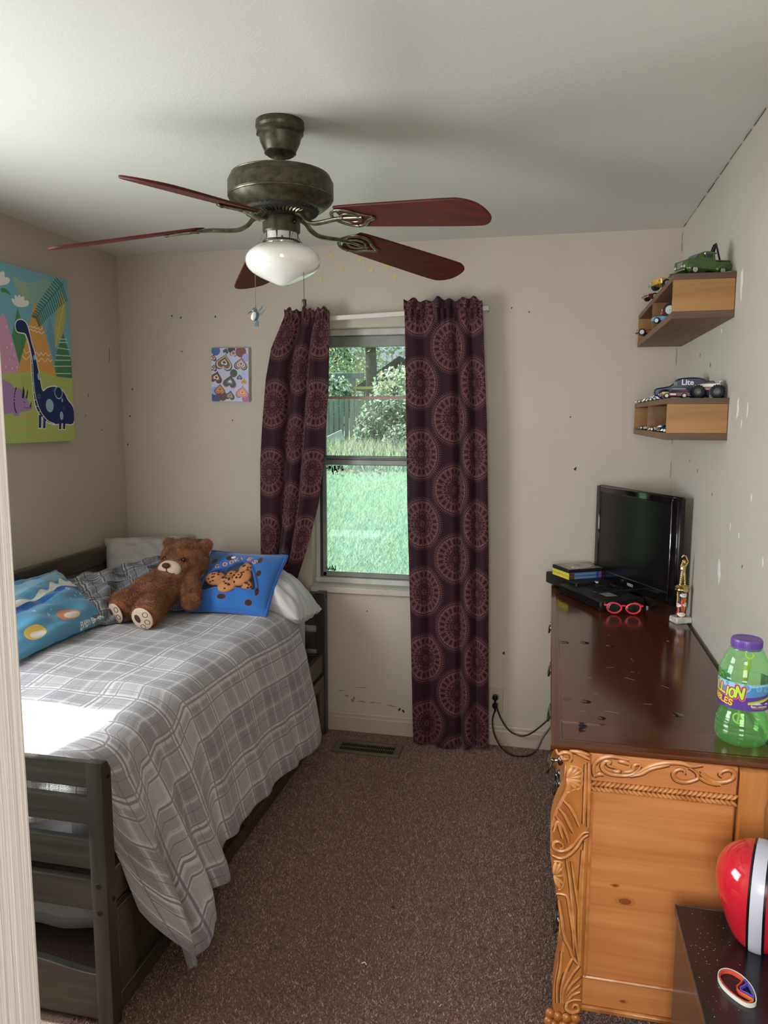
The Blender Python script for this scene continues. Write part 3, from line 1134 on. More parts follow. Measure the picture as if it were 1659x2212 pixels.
def plaid_image(name, base, dark, light, line, pu, pv):
    p = Paint(N, N, base)
    bu, lu, du = plaid(N, pu, 0)
    bv, lv, dv = plaid(N, pv, 1)
    A = (bu[None, :] + bv[:, None]) / 2
    c = srgb(base) * (1 - A[..., None]) + srgb(dark) * A[..., None]
    Lm = np.clip(np.maximum(lu[None, :] * .6, lv[:, None] * .6), 0, 1)[..., None]
    c = c * (1 - Lm) + srgb(light) * Lm
    Dm = np.clip(np.maximum(du[None, :] * .65, dv[:, None] * .65), 0, 1)[..., None]
    c = c * (1 - Dm) + srgb(line) * Dm
    c *= 1 + RNG.normal(0, .035, (N, N, 1))
    p.a = c
    return p.image(name)


M_plaid = imgmat('plaid_fleece', plaid_image('plaid_fleece', '#d6d2d4', '#868287', '#e0dddf', '#6c686f', 5.2, 6.0), 0.95, bump=0.9, bs=420, sheen=0.5, spec=0.1, bdist=0.004)
HEM_Y = [-1.96, -1.93, -1.9, -1.86, -1.81, -1.765, -1.73, -1.68, -1.62, -1.55, -1.5, -1.40, -1.25, -1.07, -.9, -.82, -.6, -.36, -.2]
HEM_Z = [.30, .17, .08, .03, .016, .035, .10, .105, .14, .13, .135, .2, .19, .185, .175, .173, .14, .117, .12]
ZT = .722
CX, CR, A0 = .962, .125, 1.40        # where the top turns down, its radius, the angle it turns through


def bl(u, v):
    yy0 = -1.955 + v * 1.75
    hem = float(np.interp(yy0, HEM_Y[::1], HEM_Z))
    drop0 = ZT - CR + CR * math.cos(A0)
    dmax = (CX - .06) + CR * A0 + max(0.02, (drop0 - hem)) / math.sin(A0)
    d = u * dmax
    hang = max(0.0, d - (CX - .06) - CR * A0)
    yn = -1.95 + .075 * min(1, hang / .55) ** 2 + .02 * min(1, hang / .2)
    yh = -.14 - .2 * min(1, d / .9) ** 2 - .06 * hang
    y = yn + v * (yh - yn)
    top = d < CX - .06
    if top:
        x, z = .06 + d, ZT
        nx, nz = 0, 1
    elif hang <= 0:
        a = (d - (CX - .06)) / CR
        x, z = CX + CR * math.sin(a), ZT - CR + CR * math.cos(a)
        nx, nz = math.sin(a), math.cos(a)
    else:
        x = CX + CR * math.sin(A0) + hang * math.cos(A0)
        z = drop0 - hang * math.sin(A0)
        nx, nz = 1, .15
    k = min(1, hang / .45)
    w = .004 * math.sin(5 * x + 7 * y) + .004 * math.sin(13 * y - 6 * x + 1) + .0025 * math.sin(23 * x + 17 * y)
    nearf = math.exp(-((y + 1.75) / .28) ** 2)
    w += k * (.009 * math.sin(11 * y + .8) + .010 * math.sin(24 * y + 1.2 + 2 * z) + .006 * math.sin(41 * y + 3 * z)) * (.6 + 1.1 * nearf) + k * .026 + .008 * min(1, hang / .1)
    w += k * nearf * .03 * (1 + math.sin(38 * y + 2.2))
    # long soft dip where the side falls from the top
    w -= .012 * math.exp(-((d - 1.0) / .1) ** 2) * math.exp(-((y + 1.2) / .3) ** 2)
    return (x + nx * w, y + .006 * k * math.sin(17 * z + 9 * y), max(.012, z + nz * w * (1 if hang <= 0 else .2)))


mb = MB().grid(bl, 120, 200)
# the foot end tucked down behind the slats
mb.grid(lambda u, v: (.07 + 1.0 * u, -1.944 - .016 * math.sin(v * PI / 2) - .004 * math.sin(30 * u + 9 * v) * v, ZT - .002 - .012 * (1 - v) * v * 4 * 0 - .175 * v - .02 * v * math.sin(11 * u)), 50, 14)
o = mb.build('plaid_blanket', M_plaid, smooth=180)
sol = o.modifiers.new('thickness', 'SOLIDIFY')
sol.thickness = 0.006
sol.offset = -1
tag(o, 'light grey plaid fleece blanket spread over the bed and hanging to the floor side', 'blanket')

# ------------------------------------------------------------------ pillows at the head
M_cot = mat('white_cotton', '#d4d2d2', 0.9, bump=0.35, bs=8, bdist=0.02, sheen=0.2)
M_greyp = mat('grey_cotton_pillow', '#a9a39f', 0.9, bump=0.35, bs=9, bdist=0.02)


def droop(q, a, b):
    q = q.copy()
    if a > .25:
        q[2] -= .10 * ((a - .25) / .75) ** 1.8
    return q


o = superpillow(MB(), .72, .34, .23, rotm(-6, 3, -2), (.765, -.25, .796), wr=.008, seed=2, sag=droop, nu=60, nv=44, pinch=.04).build('white_pillow', M_cot, smooth=180)
tag(o, 'plain white bed pillow bulging over the bed edge below the window', 'pillow')
o = superpillow(MB(), .42, .33, .17, rotm(58, 0, 30), (.245, -.225, .868), wr=.007, seed=9).build('grey_pillow', M_greyp, smooth=180)
tag(o, 'plain grey-beige pillow propped in the corner behind the rumpled duvet', 'pillow')

M_duvet = imgmat('dark_plaid', plaid_image('dark_plaid', '#7d7d80', '#646468', '#a9a8a8', '#333338', 3.2, 2.4), 0.9, bump=0.3, bs=200, sheen=0.2, spec=0.2)


def duvet(u, v):
    A = np.array([.085, -.80, .90]) * (1 - u) + np.array([.50, -.23, .985]) * u
    B = np.array([.34, -.90, .735]) * (1 - u) + np.array([.62, -.46, .735]) * u
    q = A * (1 - v) + B * v
    n = np.array([.45, -.45, .75])
    bulge = .055 * math.sin(PI * v) ** .7 * (.6 + .4 * math.sin(PI * u))
    wr = .014 * math.sin(19 * u + 7 * v) * math.sin(PI * v) + .010 * math.sin(31 * u - 16 * v + 1) + .012 * math.exp(-((u - .3) / .16) ** 2) * math.sin(38 * u + 12 * v * v) + .006 * math.sin(50 * v + 20 * u)
    q = q + n * (bulge + wr)
    if v < .06:
        q = q + np.array([-.03, .04, -.06]) * (1 - v / .06)
    if u < .05:
        q[2] -= .02 * (1 - u / .05)
    q[0] = max(.064, q[0])
    q[2] = max(.732, q[2])
    return q


o = MB().grid(duvet, 80, 60).build('rumpled_duvet', M_duvet, smooth=180)
sol = o.modifiers.new('thickness', 'SOLIDIFY')
sol.thickness = .012
tag(o, 'rumpled dark grey plaid duvet heaped in the corner behind the bear', 'duvet')
o = superpillow(MB(), .34, .22, .12, rotm(30, 0, 62), (.165, -.74, .80), wr=.01, seed=14).build('cream_cushion', mat('cream_cotton', '#b9ab96', 0.9, bump=.3, bs=12, bdist=.01), smooth=180)
tag(o, 'cream cushion whose corner pokes out from under the plaid duvet', 'cushion')

# blue children's pillow with waves and bubbles
p = Paint(1200, 620, '#5897b8')
p.poly([(0, .72), (.5, .80), (.75, .86), (1, .9), (1, 1), (0, 1)], '#3a7ea6')
p.poly([(0, .62), (.2, .66), (.45, .70), (.6, .74), (.75, .73), (.97, .79), (1, .82), (1, .93), (.7, .88), (.4, .84), (0, .80)], '#7fb0c4')
p.poly([(0, .56), (.25, .60), (.45, .58), (.55, .64), (.62, .62), (.7, .72), (.78, .68), (.84, .76), (.9, .70), (1, .75), (1, .66), (.94, .58), (.7, .60), (.47, .55), (.2, .5), (0, .49)], '#dcdcd2', 6)
p.poly([(0, .50), (.25, .52), (.47, .55), (.62, .56), (.7, .61), (.8, .60), (.94, .58), (1, .60), (1, .54), (.9, .52), (.75, .55), (.6, .50), (.4, .47), (.2, .44), (0, .43)], '#1f5da8', 6)
for x, y, r_ in ((.76, .54, .016), (.775, .43, .008), (.80, .46, .006), (.84, .44, .011), (.43, .30, .01), (.47, .34, .006), (.70, .40, .006), (.88, .37, .008), (.35, .40, .012), (.5, .42, .007)):
    p.ell(x, y, r_, r_, '#9fd0e4')
    p.ell(x - r_ * .2, y + r_ * .4, r_ * .6, r_ * .6, '#7cbddb')
# plain sea-coloured patches, abstract
for x, y, a, b_, c1, rt in ((.93, .28, .062, .034, '#b8cf4a', -8), (.58, .22, .095, .044, '#e58a5c', -6), (.25, .17, .085, .042, '#e9c45e', -6)):
    p.ell(x, y, a, b_, c1, rt)
    p.ell(x + .012, y - .028, a * .72, b_ * .55, '#e6e2d8', rt)
p.text('pinkfong', .735, .035, .021, '#e8eef2', .14, 3, .2, .55)
p.text('BABY SHARK', .63, -.0 + .012 - .05 + .05, .030, '#f2f4f4', .2, 3, .25, .62)
M_blue = imgmat('blue_print', p.image('blue_print'), 0.85, bump=.2, bs=60, sheen=.3, spec=.2)
U, V = np.array([.015, .6, 0]), np.array([-.25, -.06, .17])
ex, ez0 = U / np.linalg.norm(U), np.cross(U, V)
ez = ez0 / np.linalg.norm(ez0)
if ez[2] < 0:
    ez = -ez
ey = np.cross(ez, ex)
M_bback = mat('blue_back', '#3d8fb8', 0.9)
o = superpillow(MB(), .64, .36, .13, np.stack([ex, ey, ez], 1), (.215, -1.035, .835), wr=.006, seed=21, m=(0, 1), pinch=.16).build('blue_pillow', [M_blue, M_bback], smooth=180)
tag(o, 'sea-blue children\'s pillow printed with waves and bubbles against the back rail', 'pillow')

# ------------------------------------------------------------------ teddy bear
M_fur = mat('bear_plush', '#8f5a36', 0.95, col2='#6b4128', vs=30, bump=.6, bs=120, sheen=.4, spec=.1)
M_furb = mat('bear_fur', '#a86c42', 0.9, col2='#7f4e30', vs=22, spec=.15, sheen=.3)
M_felt = mat('bear_felt', '#c9b79e', 0.95, bump=.3, bs=200, bdist=.002)
M_brown = mat('bear_brown_felt', '#4a2a20', 0.9)
bear = thing('teddy_bear', 'brown plush teddy bear reclining on the bed with felt-soled feet', 'teddy bear', (.5, -.65, .725))


def limb(mb, a, b_, r0, r1, n=6):
    a, b_ = np.array(a), np.array(b_)
    for k in range(n + 1):
        t = k / n
        mb.ell(a * (1 - t) + b_ * t, r0 * (1 - t) + r1 * t, nu=18, nv=12)


mb = MB()
mb.ell((.557, -.43, .955), (.108, .09, .095), rotm(0, 8, 15), 24, 16)
mb.ell((.655, -.41, 1.018), (.030, .022, .034), rotm(0, 30, 10), 12, 8)
mb.ell((.470, -.41, 1.022), (.028, .022, .030), rotm(0, -30, 10), 12, 8)
mb.ell((.548, -.52, .935), (.062, .045, .045), nu=16, nv=12)
limb(mb, (.535, -.52, .865), (.48, -.64, .815), .083, .092)
limb(mb, (.47, -.66, .81), (.41, -.73, .80), .072, .062)
limb(mb, (.52, -.67, .79), (.553, -.775, .785), .065, .06)
mb.ell((.413, -.745, .785), (.052, .035, .058), rotm(18, 0, -20), 16, 10)
mb.ell((.556, -.79, .782), (.056, .036, .057), rotm(18, 0, -4), 16, 10)
limb(mb, (.605, -.49, .88), (.662, -.585, .80), .048, .042)
limb(mb, (.46, -.47, .88), (.38, -.55, .83), .048, .042)
body = mb.build('body', M_fur, bear, smooth=180)
rm = body.modifiers.new('one_skin', 'REMESH')
rm.mode = 'VOXEL'
rm.voxel_size = .008
rm.use_smooth_shade = True
sm = body.modifiers.new('soften', 'SMOOTH')
sm.iterations = 5
bpy.context.view_layer.update()
dg = bpy.context.evaluated_depsgraph_get()
me2 = bpy.data.meshes.new_from_object(body.evaluated_get(dg))
body.modifiers.clear()
me2.materials.clear()
me2.materials.append(M_fur)
me2.polygons.foreach_set('use_smooth', [True] * len(me2.polygons))
body.data = me2
# shaggy tufts of fur
me2.calc_loop_triangles()
tv = np.array([v.co for v in me2.vertices])
ti = np.array([t.vertices for t in me2.loop_triangles])
A, B, C = tv[ti[:, 0]], tv[ti[:, 1]], tv[ti[:, 2]]
nn = np.cross(B - A, C - A)
ar = np.linalg.norm(nn, axis=1)
nn = nn / (ar[:, None] + 1e-12)
k = RNG.choice(len(ti), 46000, p=ar / ar.sum())
r1, r2 = RNG.uniform(size=(2, len(k)))
sq = np.sqrt(r1)[:, None]
P = A[k] * (1 - sq) + B[k] * sq * (1 - r2[:, None]) + C[k] * sq * r2[:, None]
nk = nn[k]
# keep the soles, the muzzle and the eyes free of fur
wp = P + np.array(bear.location)


def clearof(c, r_):
    return np.linalg.norm(wp - np.array(c), axis=1) > r_


sole = [((.407, -.779, .778), .056), ((.561, -.825, .774), .056)]
keep = clearof((.548, -.562, .93), .050)
for c, r_ in sole:
    keep &= clearof(c, r_)
P, nk = P[keep], nk[keep]
n = len(P)
cl = np.sin(P @ np.array([[90, 40, -60], [-50, 80, 70], [60, -70, 85]]).T) * .55
d = nk + cl + RNG.normal(0, .3, (n, 3)) + np.array([0, 0, -.25])
d /= np.linalg.norm(d, axis=1)[:, None]
sd = np.cross(d, RNG.normal(size=(n, 3)))
sd /= np.linalg.norm(sd, axis=1)[:, None]
L = RNG.uniform(.007, .014, (n, 1))
V = np.stack([P - sd * .0011 - nk * .001, P + sd * .0011 - nk * .001, P + d * L], 1).reshape(-1, 3)
mf = bpy.data.meshes.new('fur')
mf.from_pydata(V.tolist(), [], np.arange(3 * n).reshape(-1, 3).tolist())
mf.materials.append(M_furb)
fo = bpy.data.objects.new('fur', mf)
COL.objects.link(fo)
fo.parent = bear
fo['kind'] = 'stuff'
# face
mz = MB().ell((.546, -.558, .932), (.054, .026, .040), rotm(-8, 0, 10), 24, 16).build('muzzle', M_felt, bear)
MB().ell((.543, -.585, .953), (.019, .010, .013), rotm(-14, 0, 8), 16, 10).build('nose', M_brown, mz)
MB().tube([(.545, -.5855, .942), (.546, -.5865, .928), (.53, -.582, .914), (.515, -.574, .914)], .0022, 6).build('mouth', M_brown, mz)
MB().tube([(.546, -.5865, .928), (.562, -.583, .914), (.578, -.574, .918)], .0016, 6).build('mouth', M_brown, mz)
for x, y, z in ((.503, -.523, .972), (.596, -.521, .97)):
    MB().ell((x, y, z), (.010, .007, .010), nu=14, nv=10).build('eye', mat('bear_eye', '#120c0a', .1), bear)
# soles with paw marks
for (c, rt, s_) in (((.407, -.782, .776), (14, 0, -22), .9), ((.561, -.828, .774), (16, 0, -2), 1.0)):
    M_ = rotm(*rt)
    sl = MB().ell(c, (.050 * s_, .010, .052 * s_), M_, 28, 10).build('sole', M_felt, bear)

    def on(a, b_, M_=M_, c=c):
        return M_ @ np.array([a, -.010 * math.sqrt(max(0, 1 - (a / .05) ** 2 - (b_ / .052) ** 2)) - .0005, b_]) + np.array(c)
    MB().ell(on(-.016, .004), (.013, .0025, .020), M_ @ rotm(0, -18, 0), 18, 8).build('paw_pad', M_brown, sl)
    for a, b_ in ((.022, .024), (.026, -.010), (.002, -.034)):
        ring = [on(a + .011 * math.cos(w), b_ + .011 * math.sin(w)) for w in np.linspace(0, 2 * PI, 20, endpoint=False)]
        MB().tube(ring, .0011, 5, closed=True).build('toe_stitching', M_brown, sl)
MB().box(.640, .655, -.505, -.503, .862, .872).build('sewn_label', M_white, bear)

# ------------------------------------------------------------------ blue cookie-bag cushion
p = Paint(900, 880, '#2c6db8')
spots = [(43, 970, .02, .024), (445, 966, .06, .026), (127, 742, .045, .05), (750, 957, .03, .02), (729, 796, .028, .055), (776, 571, .03, .044), (61, 565, .035, .028), (837, 281, .022, .055), (130, 121, .042, .055), (418, 155, .052, .034), (769, 109, .044, .038)]
for x, y, a, b_ in spots:
    p.ell(x / 1000, y / 1000, a + .006, b_ + .006, '#8a4a4a')
    p.ell(x / 1000, y / 1000, a, b_, '#352528')
p.ell(.335, .81, .062, .05, '#14141a')
p.ell(.372, .812, .03, .028, '#e9e9e9')
arc = [(201, 601), (290, 645), (382, 685), (452, 735), (522, 783), (600, 770), (682, 712)]
pts = spline(arc, 8) / 1000
for off, c, wd in ((.0, '#b5482a', .052), (.0, '#e3bd86', .030)):
    for ch, t in zip('COOKIES', np.linspace(.02, .93, 7)):
        i = int(t * (len(pts) - 2))
        dx, dy = pts[i + 1] - pts[i]
        p.text(ch, pts[i][0], pts[i][1], .058, c, wd * 6, math.degrees(math.atan2(dy, dx)), wid=.8)
M_cook = imgmat('blue_plush_print', p.image('blue_plush_print'), 0.8, bump=.2, bs=200, sheen=.5, spec=.2)
ck = thing('cookie_cushion', 'bright blue square cushion with brown spots and a clear window of plush cookies', 'cushion', (.8, -.53, .725))
O, U, V = np.array([.614, -.54, .740]), np.array([.376, .02, -.012]), np.array([0, .285, .222])
ex = U / np.linalg.norm(U)
ez = np.cross(U, V)
ez /= np.linalg.norm(ez)
ey = np.cross(ez, ex)
RM = np.stack([ex, ey, ez], 1)
LU, LV = np.linalg.norm(U), np.linalg.norm(V)
win = spline([(115, 239), (97, 480), (162, 560), (342, 630), (477, 722), (532, 745), (621, 702), (736, 520), (802, 285), (443, 300)], 3, True) / 1000
wc = np.array([.46, .44])


def inwin(a, b_):
    q = np.roll(win, -1, 0)
    c = ((win[:, 1] > b_) != (q[:, 1] > b_)) & (a < (q[:, 0] - win[:, 0]) * (b_ - win[:, 1]) / (q[:, 1] - win[:, 1] + 1e-12) + win[:, 0])
    return c.sum() % 2 == 1


def ckh(u, v):
    a, b_ = 2 * u - 1, 2 * v - 1
    return .055 * max(0, 1 - abs(a) ** 3) ** .5 * max(0, 1 - abs(b_) ** 3) ** .5 + .004 * math.sin(9 * a + 5 * b_) * (1 - a * a) * (1 - b_ * b_)


def ckp(u, v, h):
    u2 = u + .03 * (1 - (2 * v - 1) ** 2) * -(2 * u - 1) * abs(2 * u - 1) ** 3
    v2 = v + .035 * (1 - (2 * u - 1) ** 2) * -(2 * v - 1) * abs(2 * v - 1) ** 3
    return O + U * u2 + V * v2 + ez * h


def front(u, v):
    h = ckh(u, v)
    if inwin(u, v):
        h -= .05
    return ckp(u, v, h)


mb = MB().grid(front, 90, 90)
mb.grid(lambda u, v: ckp(u, v, -.03 * max(0, 1 - abs(2 * u - 1) ** 3) ** .5 * max(0, 1 - abs(2 * v - 1) ** 3) ** .5), 16, 16, m=1)
mb.build('cover', [M_cook, mat('blue_plush', '#2160b0', .85, sheen=.4)], ck, smooth=180)
M_pipe = mat('blue_piping', '#2160b4', .8, sheen=.4)
edge = [(t, 0) for t in np.linspace(0, 1, 14)] + [(1, t) for t in np.linspace(.07, 1, 13)] + [(t, 1) for t in np.linspace(.93, 0, 13)] + [(0, t) for t in np.linspace(.93, .07, 12)]
MB().tube([ckp(a, b_, .002) for a, b_ in edge], .009, 8, closed=True).build('piping', M_pipe, ck)
MB().tube([ckp(a, b_, ckh(a, b_) + .001) for a, b_ in win], .006, 6, closed=True).build('window_piping', M_pipe, ck)
liner = MB()
poly = [ckp(wc[0] + (a - wc[0]) * 1.03, wc[1] + (b_ - wc[1]) * 1.03, ckh(a, b_) - .018) for a, b_ in win]
liner.add(poly, [tuple(range(len(poly)))])
liner.build('pouch_lining', mat('pouch_lining', '#4a4f55', .5), ck, smooth=0)
M_cookie = mat('plush_cookie', '#c98555', .9, bump=.3, bs=150, bdist=.002)
M_chip = mat('cookie_chip', '#3c2620', .85)
for i, (a, b_, s_, hh) in enumerate([(.25, .45, .135, 0), (.41, .40, .125, .006), (.45, .335, .13, .014), (.59, .46, .135, .010), (.59, .62, .105, .004), (.44, .51, .10, -.004), (.68, .36, .09, .0)]):
    cc = ckp(a, b_, ckh(a, b_) - .012 + hh)
    s2 = s_ * LU
    cko = MB().ell(cc, (s2, s2 * .78, .018), RM @ rotm(0, 0, 20 * i), 22, 12).build('plush_cookie', M_cookie, ck)
    g = np.random.default_rng(40 + i)
    mbc = MB()
    for q in range(9):
        w, rr = g.uniform(0, 6.28), g.uniform(.1, .85)
        dx, dy = rr * math.cos(w) * s2, rr * math.sin(w) * s2 * .78
        hz = .018 * math.sqrt(max(0, 1 - rr * rr))
        M3 = RM @ rotm(0, 0, 20 * i)
        mbc.ell(cc + M3 @ np.array([dx, dy, hz]), (g.uniform(.004, .007), g.uniform(.004, .007), .0022), RM, 10, 6)
    mbc.build('chocolate_chips', M_chip, cko)
pv = [ckp(a, b_, ckh(a, b_) + .004) for a, b_ in win]
cen = ckp(.46, .44, ckh(.46, .44) + .016)
ring2 = [cen * .45 + np.array(q) * .55 + ez * .006 for q in pv]
mb = MB()
n = len(pv)
mb.add(list(pv) + ring2 + [cen], [(i, (i + 1) % n, n + (i + 1) % n, n + i) for i in range(n)] + [(n + i, n + (i + 1) % n, 2 * n) for i in range(n)])
mb.build('clear_window', clear('clear_vinyl', (.93, .95, .97), rough=.08), ck, smooth=180)

# ================================================================== dresser
M_pine = wood('orange_pine', '#d28e56', '#b9733e', 'x', 0.32, coat=.25, fine=34, knots=.9, kcol='#6e3417', bump=.06)
M_pinez = wood('orange_pine_upright', '#c98848', '#ab6a35', 'z', 0.32, coat=.25, fine=40, bump=.06)
M_pinec = mat('carved_pine', '#c07e3c', .35, col2='#9a5726', vs=16, coat=.2, stretch=(1, 1, .3))
M_pined = mat('recess_shade_stain', '#5b2f16', .7)
M_pinel = mat('carving_ridge', '#cf9256', .35, coat=.2, col2='#b37238', vs=30)
M_top = wood('dark_pine_top', '#562a14', '#43200f', 'y', 0.16, coat=.35, fine=26, knots=1.5, kcol='#2e120a', bump=.04)
M_topx = wood('dark_pine_top_end', '#5e2f16', '#4a2310', 'x', 0.16, coat=.35, fine=26, bump=.04)
M_pewter = mat('dark_pewter', '#6a6c70', .25, metal=1)
CV_POST = [[2243,841],[2259,825],[2262,809],[2272,796],[2275,761],[2271,732],[2252,686],[2242,642],[2242,594],[2244,558],[2253,503],[2261,467],[2272,420],[2278,376],[2277,331],[2268,280],[2261,221],[2259,178],[2263,155],[2330,164],[2330,291],[2332,478],[2333,624],[2332,732],[2330,843]]
CV_F = [[[2339,777],[2335,793],[2338,811],[2351,824],[2370,831],[2392,830],[2414,827]],[[2385,805],[2372,807],[2367,812],[2372,818],[2360,818],[2354,805],[2361,794],[2378,788],[2403,788],[2422,793],[2436,807],[2440,818]],[[2406,787],[2434,798],[2453,812],[2477,824],[2502,830],[2529,831],[2551,826],[2574,831]],[[2416,787],[2441,796],[2462,811],[2484,819],[2502,824]],[[2545,822],[2561,812],[2565,800],[2556,793],[2538,787],[2519,790],[2512,802],[2516,812],[2527,817],[2536,813],[2534,804]],[[2570,818],[2583,806],[2598,796],[2616,796],[2634,803],[2641,816],[2637,824],[2627,826],[2615,821],[2611,812],[2617,808]],[[2568,801],[2586,793],[2608,788]],[[2570,811],[2589,796],[2614,789]],[[2403,796],[2422,802],[2426,816],[2440,820]],[[2336,778],[2349,786],[2360,784]],[[2389,822],[2402,821],[2415,817]],[[2377,797],[2390,796],[2394,801]]]
CV_P = [[[2248,838],[2254,828],[2267,833],[2281,831],[2284,821],[2280,811]],[[2259,825],[2265,817],[2276,818]],[[2279,838],[2302,837],[2324,832]],[[2292,836],[2308,830],[2326,821]],[[2317,808],[2318,748],[2318,694],[2317,658]],[[2324,813],[2327,731],[2328,652]],[[2270,712],[2285,698],[2297,678],[2308,652]],[[2260,691],[2274,675],[2286,651],[2295,634]],[[2253,672],[2268,652],[2281,625],[2285,607]],[[2249,632],[2258,658],[2265,637],[2271,616]],[[2330,640],[2318,637],[2306,621],[2290,597],[2270,585],[2253,588],[2249,600],[2258,608],[2270,603],[2272,594],[2264,590]],[[2247,571],[2268,566],[2287,578],[2303,599],[2315,622],[2328,633]],[[2281,563],[2291,509],[2300,436],[2308,362],[2320,296]],[[2293,561],[2303,503],[2315,431],[2321,364]],[[2317,593],[2315,494],[2315,401],[2319,308]],[[2259,473],[2284,471],[2293,435],[2302,380],[2306,324]],[[2266,457],[2274,413],[2282,366],[2302,324]],[[2322,616],[2320,476],[2321,308]],[[2277,323],[2276,281],[2270,234],[2270,184]],[[2306,317],[2290,276],[2280,228],[2279,186]],[[2320,293],[2301,263],[2285,221],[2284,187]],[[2323,266],[2302,240],[2289,211]],[[2323,244],[2305,225],[2292,204]],[[2324,225],[2306,214],[2296,197]],[[2281,358],[2295,338],[2304,314],[2317,296]],[[2327,202],[2310,201],[2295,190],[2293,173],[2307,166],[2321,174],[2320,186],[2312,188],[2307,177]]]
CV_SHELL = [[2276,770],[2281,800],[2293,799],[2305,796],[2310,786],[2309,772],[2310,758],[2305,747],[2292,742],[2277,732]]
CV_SHELL2 = [[2253,520],[2251,555],[2263,556],[2273,552],[2273,536],[2278,511],[2273,491],[2265,483]]
CV_CLAW = [[2274,146],[2296,146],[2318,149],[2264,124],[2290,126],[2315,129],[2251,155],[2258,141],[2250,122]]

dr = thing('dresser', 'orange pine dresser with carved corner post, claw foot and dark glossy top', 'dresser', (2.49, -.98, 0))
YE = -1.85
DT = .85


def cz(q, y):
    return (q[0] / 1000, y, q[1] / 1000)


# top with moulded edge
mb = MB()
mb.box(2.262, 2.733, -1.825, -.09, DT - .017, DT - .004, .001)
mb.build('top_core', M_topx, dr)
tp = MB().box(2.262, 2.733, -1.715, -.16, DT - .006, DT, .0008).build('top_board', M_top, dr)
MB().prism([(2.262, -1.825), (2.733, -1.825), (2.733, -1.715), (2.372, -1.715)], DT - .006, DT, 'z').build('top_breadboard', M_topx, tp)
MB().prism([(2.262, -.09), (2.733, -.09), (2.733, -.16), (2.262, -.16)], DT - .006, DT, 'z').build('top_breadboard', M_topx, tp)
prof = [(0, -.0015), (.004, -.0005), (.010, -.0015), (.020, -.004), (.0245, -.0045), (.027, -.008), (.027, -.013), (.024, -.017), (0, -.017)]
mb = MB()
n = len(prof)
path = [((2.262, -.09), (-1, 0)), ((2.262, -1.825), (-1, -1)), ((2.733, -1.825), (0, -1))]
v, f = [], []
for (px, py), (dx, dy) in path:
    for a, z in prof:
        v.append((px + dx * a, py + dy * a, DT + z - .0005))
for k in range(2):
    for i in range(n):
        j = (i + 1) % n
        f.append((k * n + i, k * n + j, (k + 1) * n + j, (k + 1) * n + i))
mb.add(v, f)
mb.build('edge_moulding', M_topx, dr, smooth=30)
# scratches and a flattened speck on the top stay in its surface as thin pieces
g = np.random.default_rng(8)
mb = MB()
for k in range(13):
    x, y = g.uniform(2.30, 2.70), g.uniform(-1.8, -.9)
    L_, w = g.uniform(.006, .04), g.uniform(-1.5, 1.5)
    mb.tube([(x, y, DT + .0001), (x + L_ * math.cos(w), y + L_ * math.sin(w), DT + .0001)], .0004, 4)
o = mb.build('scratches', mat('scratch', '#9a7a5c', .6), dr, smooth=0)
o['kind'] = 'stuff'
M_knot = mat('pine_knot', '#2a0f08', .18, coat=.35)
for i, (x, y, a) in enumerate([(2.279, -1.028, .016), (2.347, -1.018, .016), (2.431, -1.031, .014), (2.586, -.913, .012), (2.623, -.932, .012), (2.485, -1.29, .012), (2.279, -1.561, .011),
                               (2.328, -1.57, .014), (2.558, -1.612, .015), (2.363, -1.678, .012)]):
    MB().lathe([(a, 0), (a * .98, .0002), (0, .0003)], (x, y, DT), 16).build('knot', M_knot, dr).scale = (1, 1, 1)
# body
mb = MB()
mb.box(2.285, 2.725, -1.838, -.11, .17, DT - .017)
mb.build('carcass', M_pinez, dr, smooth=0)
MB().box(2.325, 2.648, YE - .004, YE + .01, .262, .742, .004).build('end_panel', M_pine, dr)
MB().box(2.325, 2.65, YE - .006, YE + .012, .765, DT - .0175, .003).build('frieze', M_pine, dr)
M_pknot = mat('panel_knot', '#8a4a22', .32, coat=.25)
M_pring = mat('knot_ring', '#b5733c', .32, coat=.25)
for x, z, a in ((2.419, .471, .015), (2.395, .509, .007), (2.425, .212, .007)):
    yk = YE - (.004 if z > .3 else .006)
    kn = MB().ell((x, yk, z), (a * 1.7, .0003, a * .85), nu=20, nv=6).build('knot_ring', M_pring, dr)
    MB().ell((x, yk - .0002, z), (a, .0004, a * .55), nu=18, nv=6).build('knot', M_pknot, kn)
rl = MB().box(2.325, 2.72, YE - .006, YE + .012, .186, .262, .003).build('bottom_rail', M_pine, dr)
MB().tube([(2.33, YE - .006, .262), (2.65, YE - .006, .262)], .004, 6).build('bead', M_pinel, rl)
MB().box(2.325, 2.72, YE - .012, YE + .012, .172, .187, .004).build('bead', M_pinec, rl)
MB().tube([(2.334, YE - .006, .735), (2.334, YE - .006, .262)], .004, 6).build('panel_bead', M_pinel, dr)
# rope moulding: two rows of slanted beads
for row, (dz, tilt) in enumerate(((.007, -38), (-.007, 38))):
    mb = MB()
    for k in range(30):
        x = 2.337 + k * .0106
        mb.ell((x, YE - .005, .753 + dz), (.0105, .006, .0042), rotm(0, tilt, 0), 10, 6)
    mb.build('rope_moulding', M_pinel, dr)
MB().box(2.33, 2.65, YE - .003, YE + .01, .74, .767).build('rope_bed', M_pined, dr, smooth=0)
# rear stile shaped like a cabriole leg
rs = spline([(2.719, .830), (2.718, .78), (2.710, .74), (2.712, .68), (2.718, .62), (2.716, .5), (2.704, .36), (2.700, .25), (2.708, .12), (2.72, .03), (2.715, 0)], 3)
rs = rs.tolist() + [(2.672, 0), (2.664, .1), (2.654, .2), (2.652, .4), (2.652, .83)]
MB().prism(rs, YE - .018, YE + .05, 'y', b=.005).build('rear_stile', M_pinez, dr)
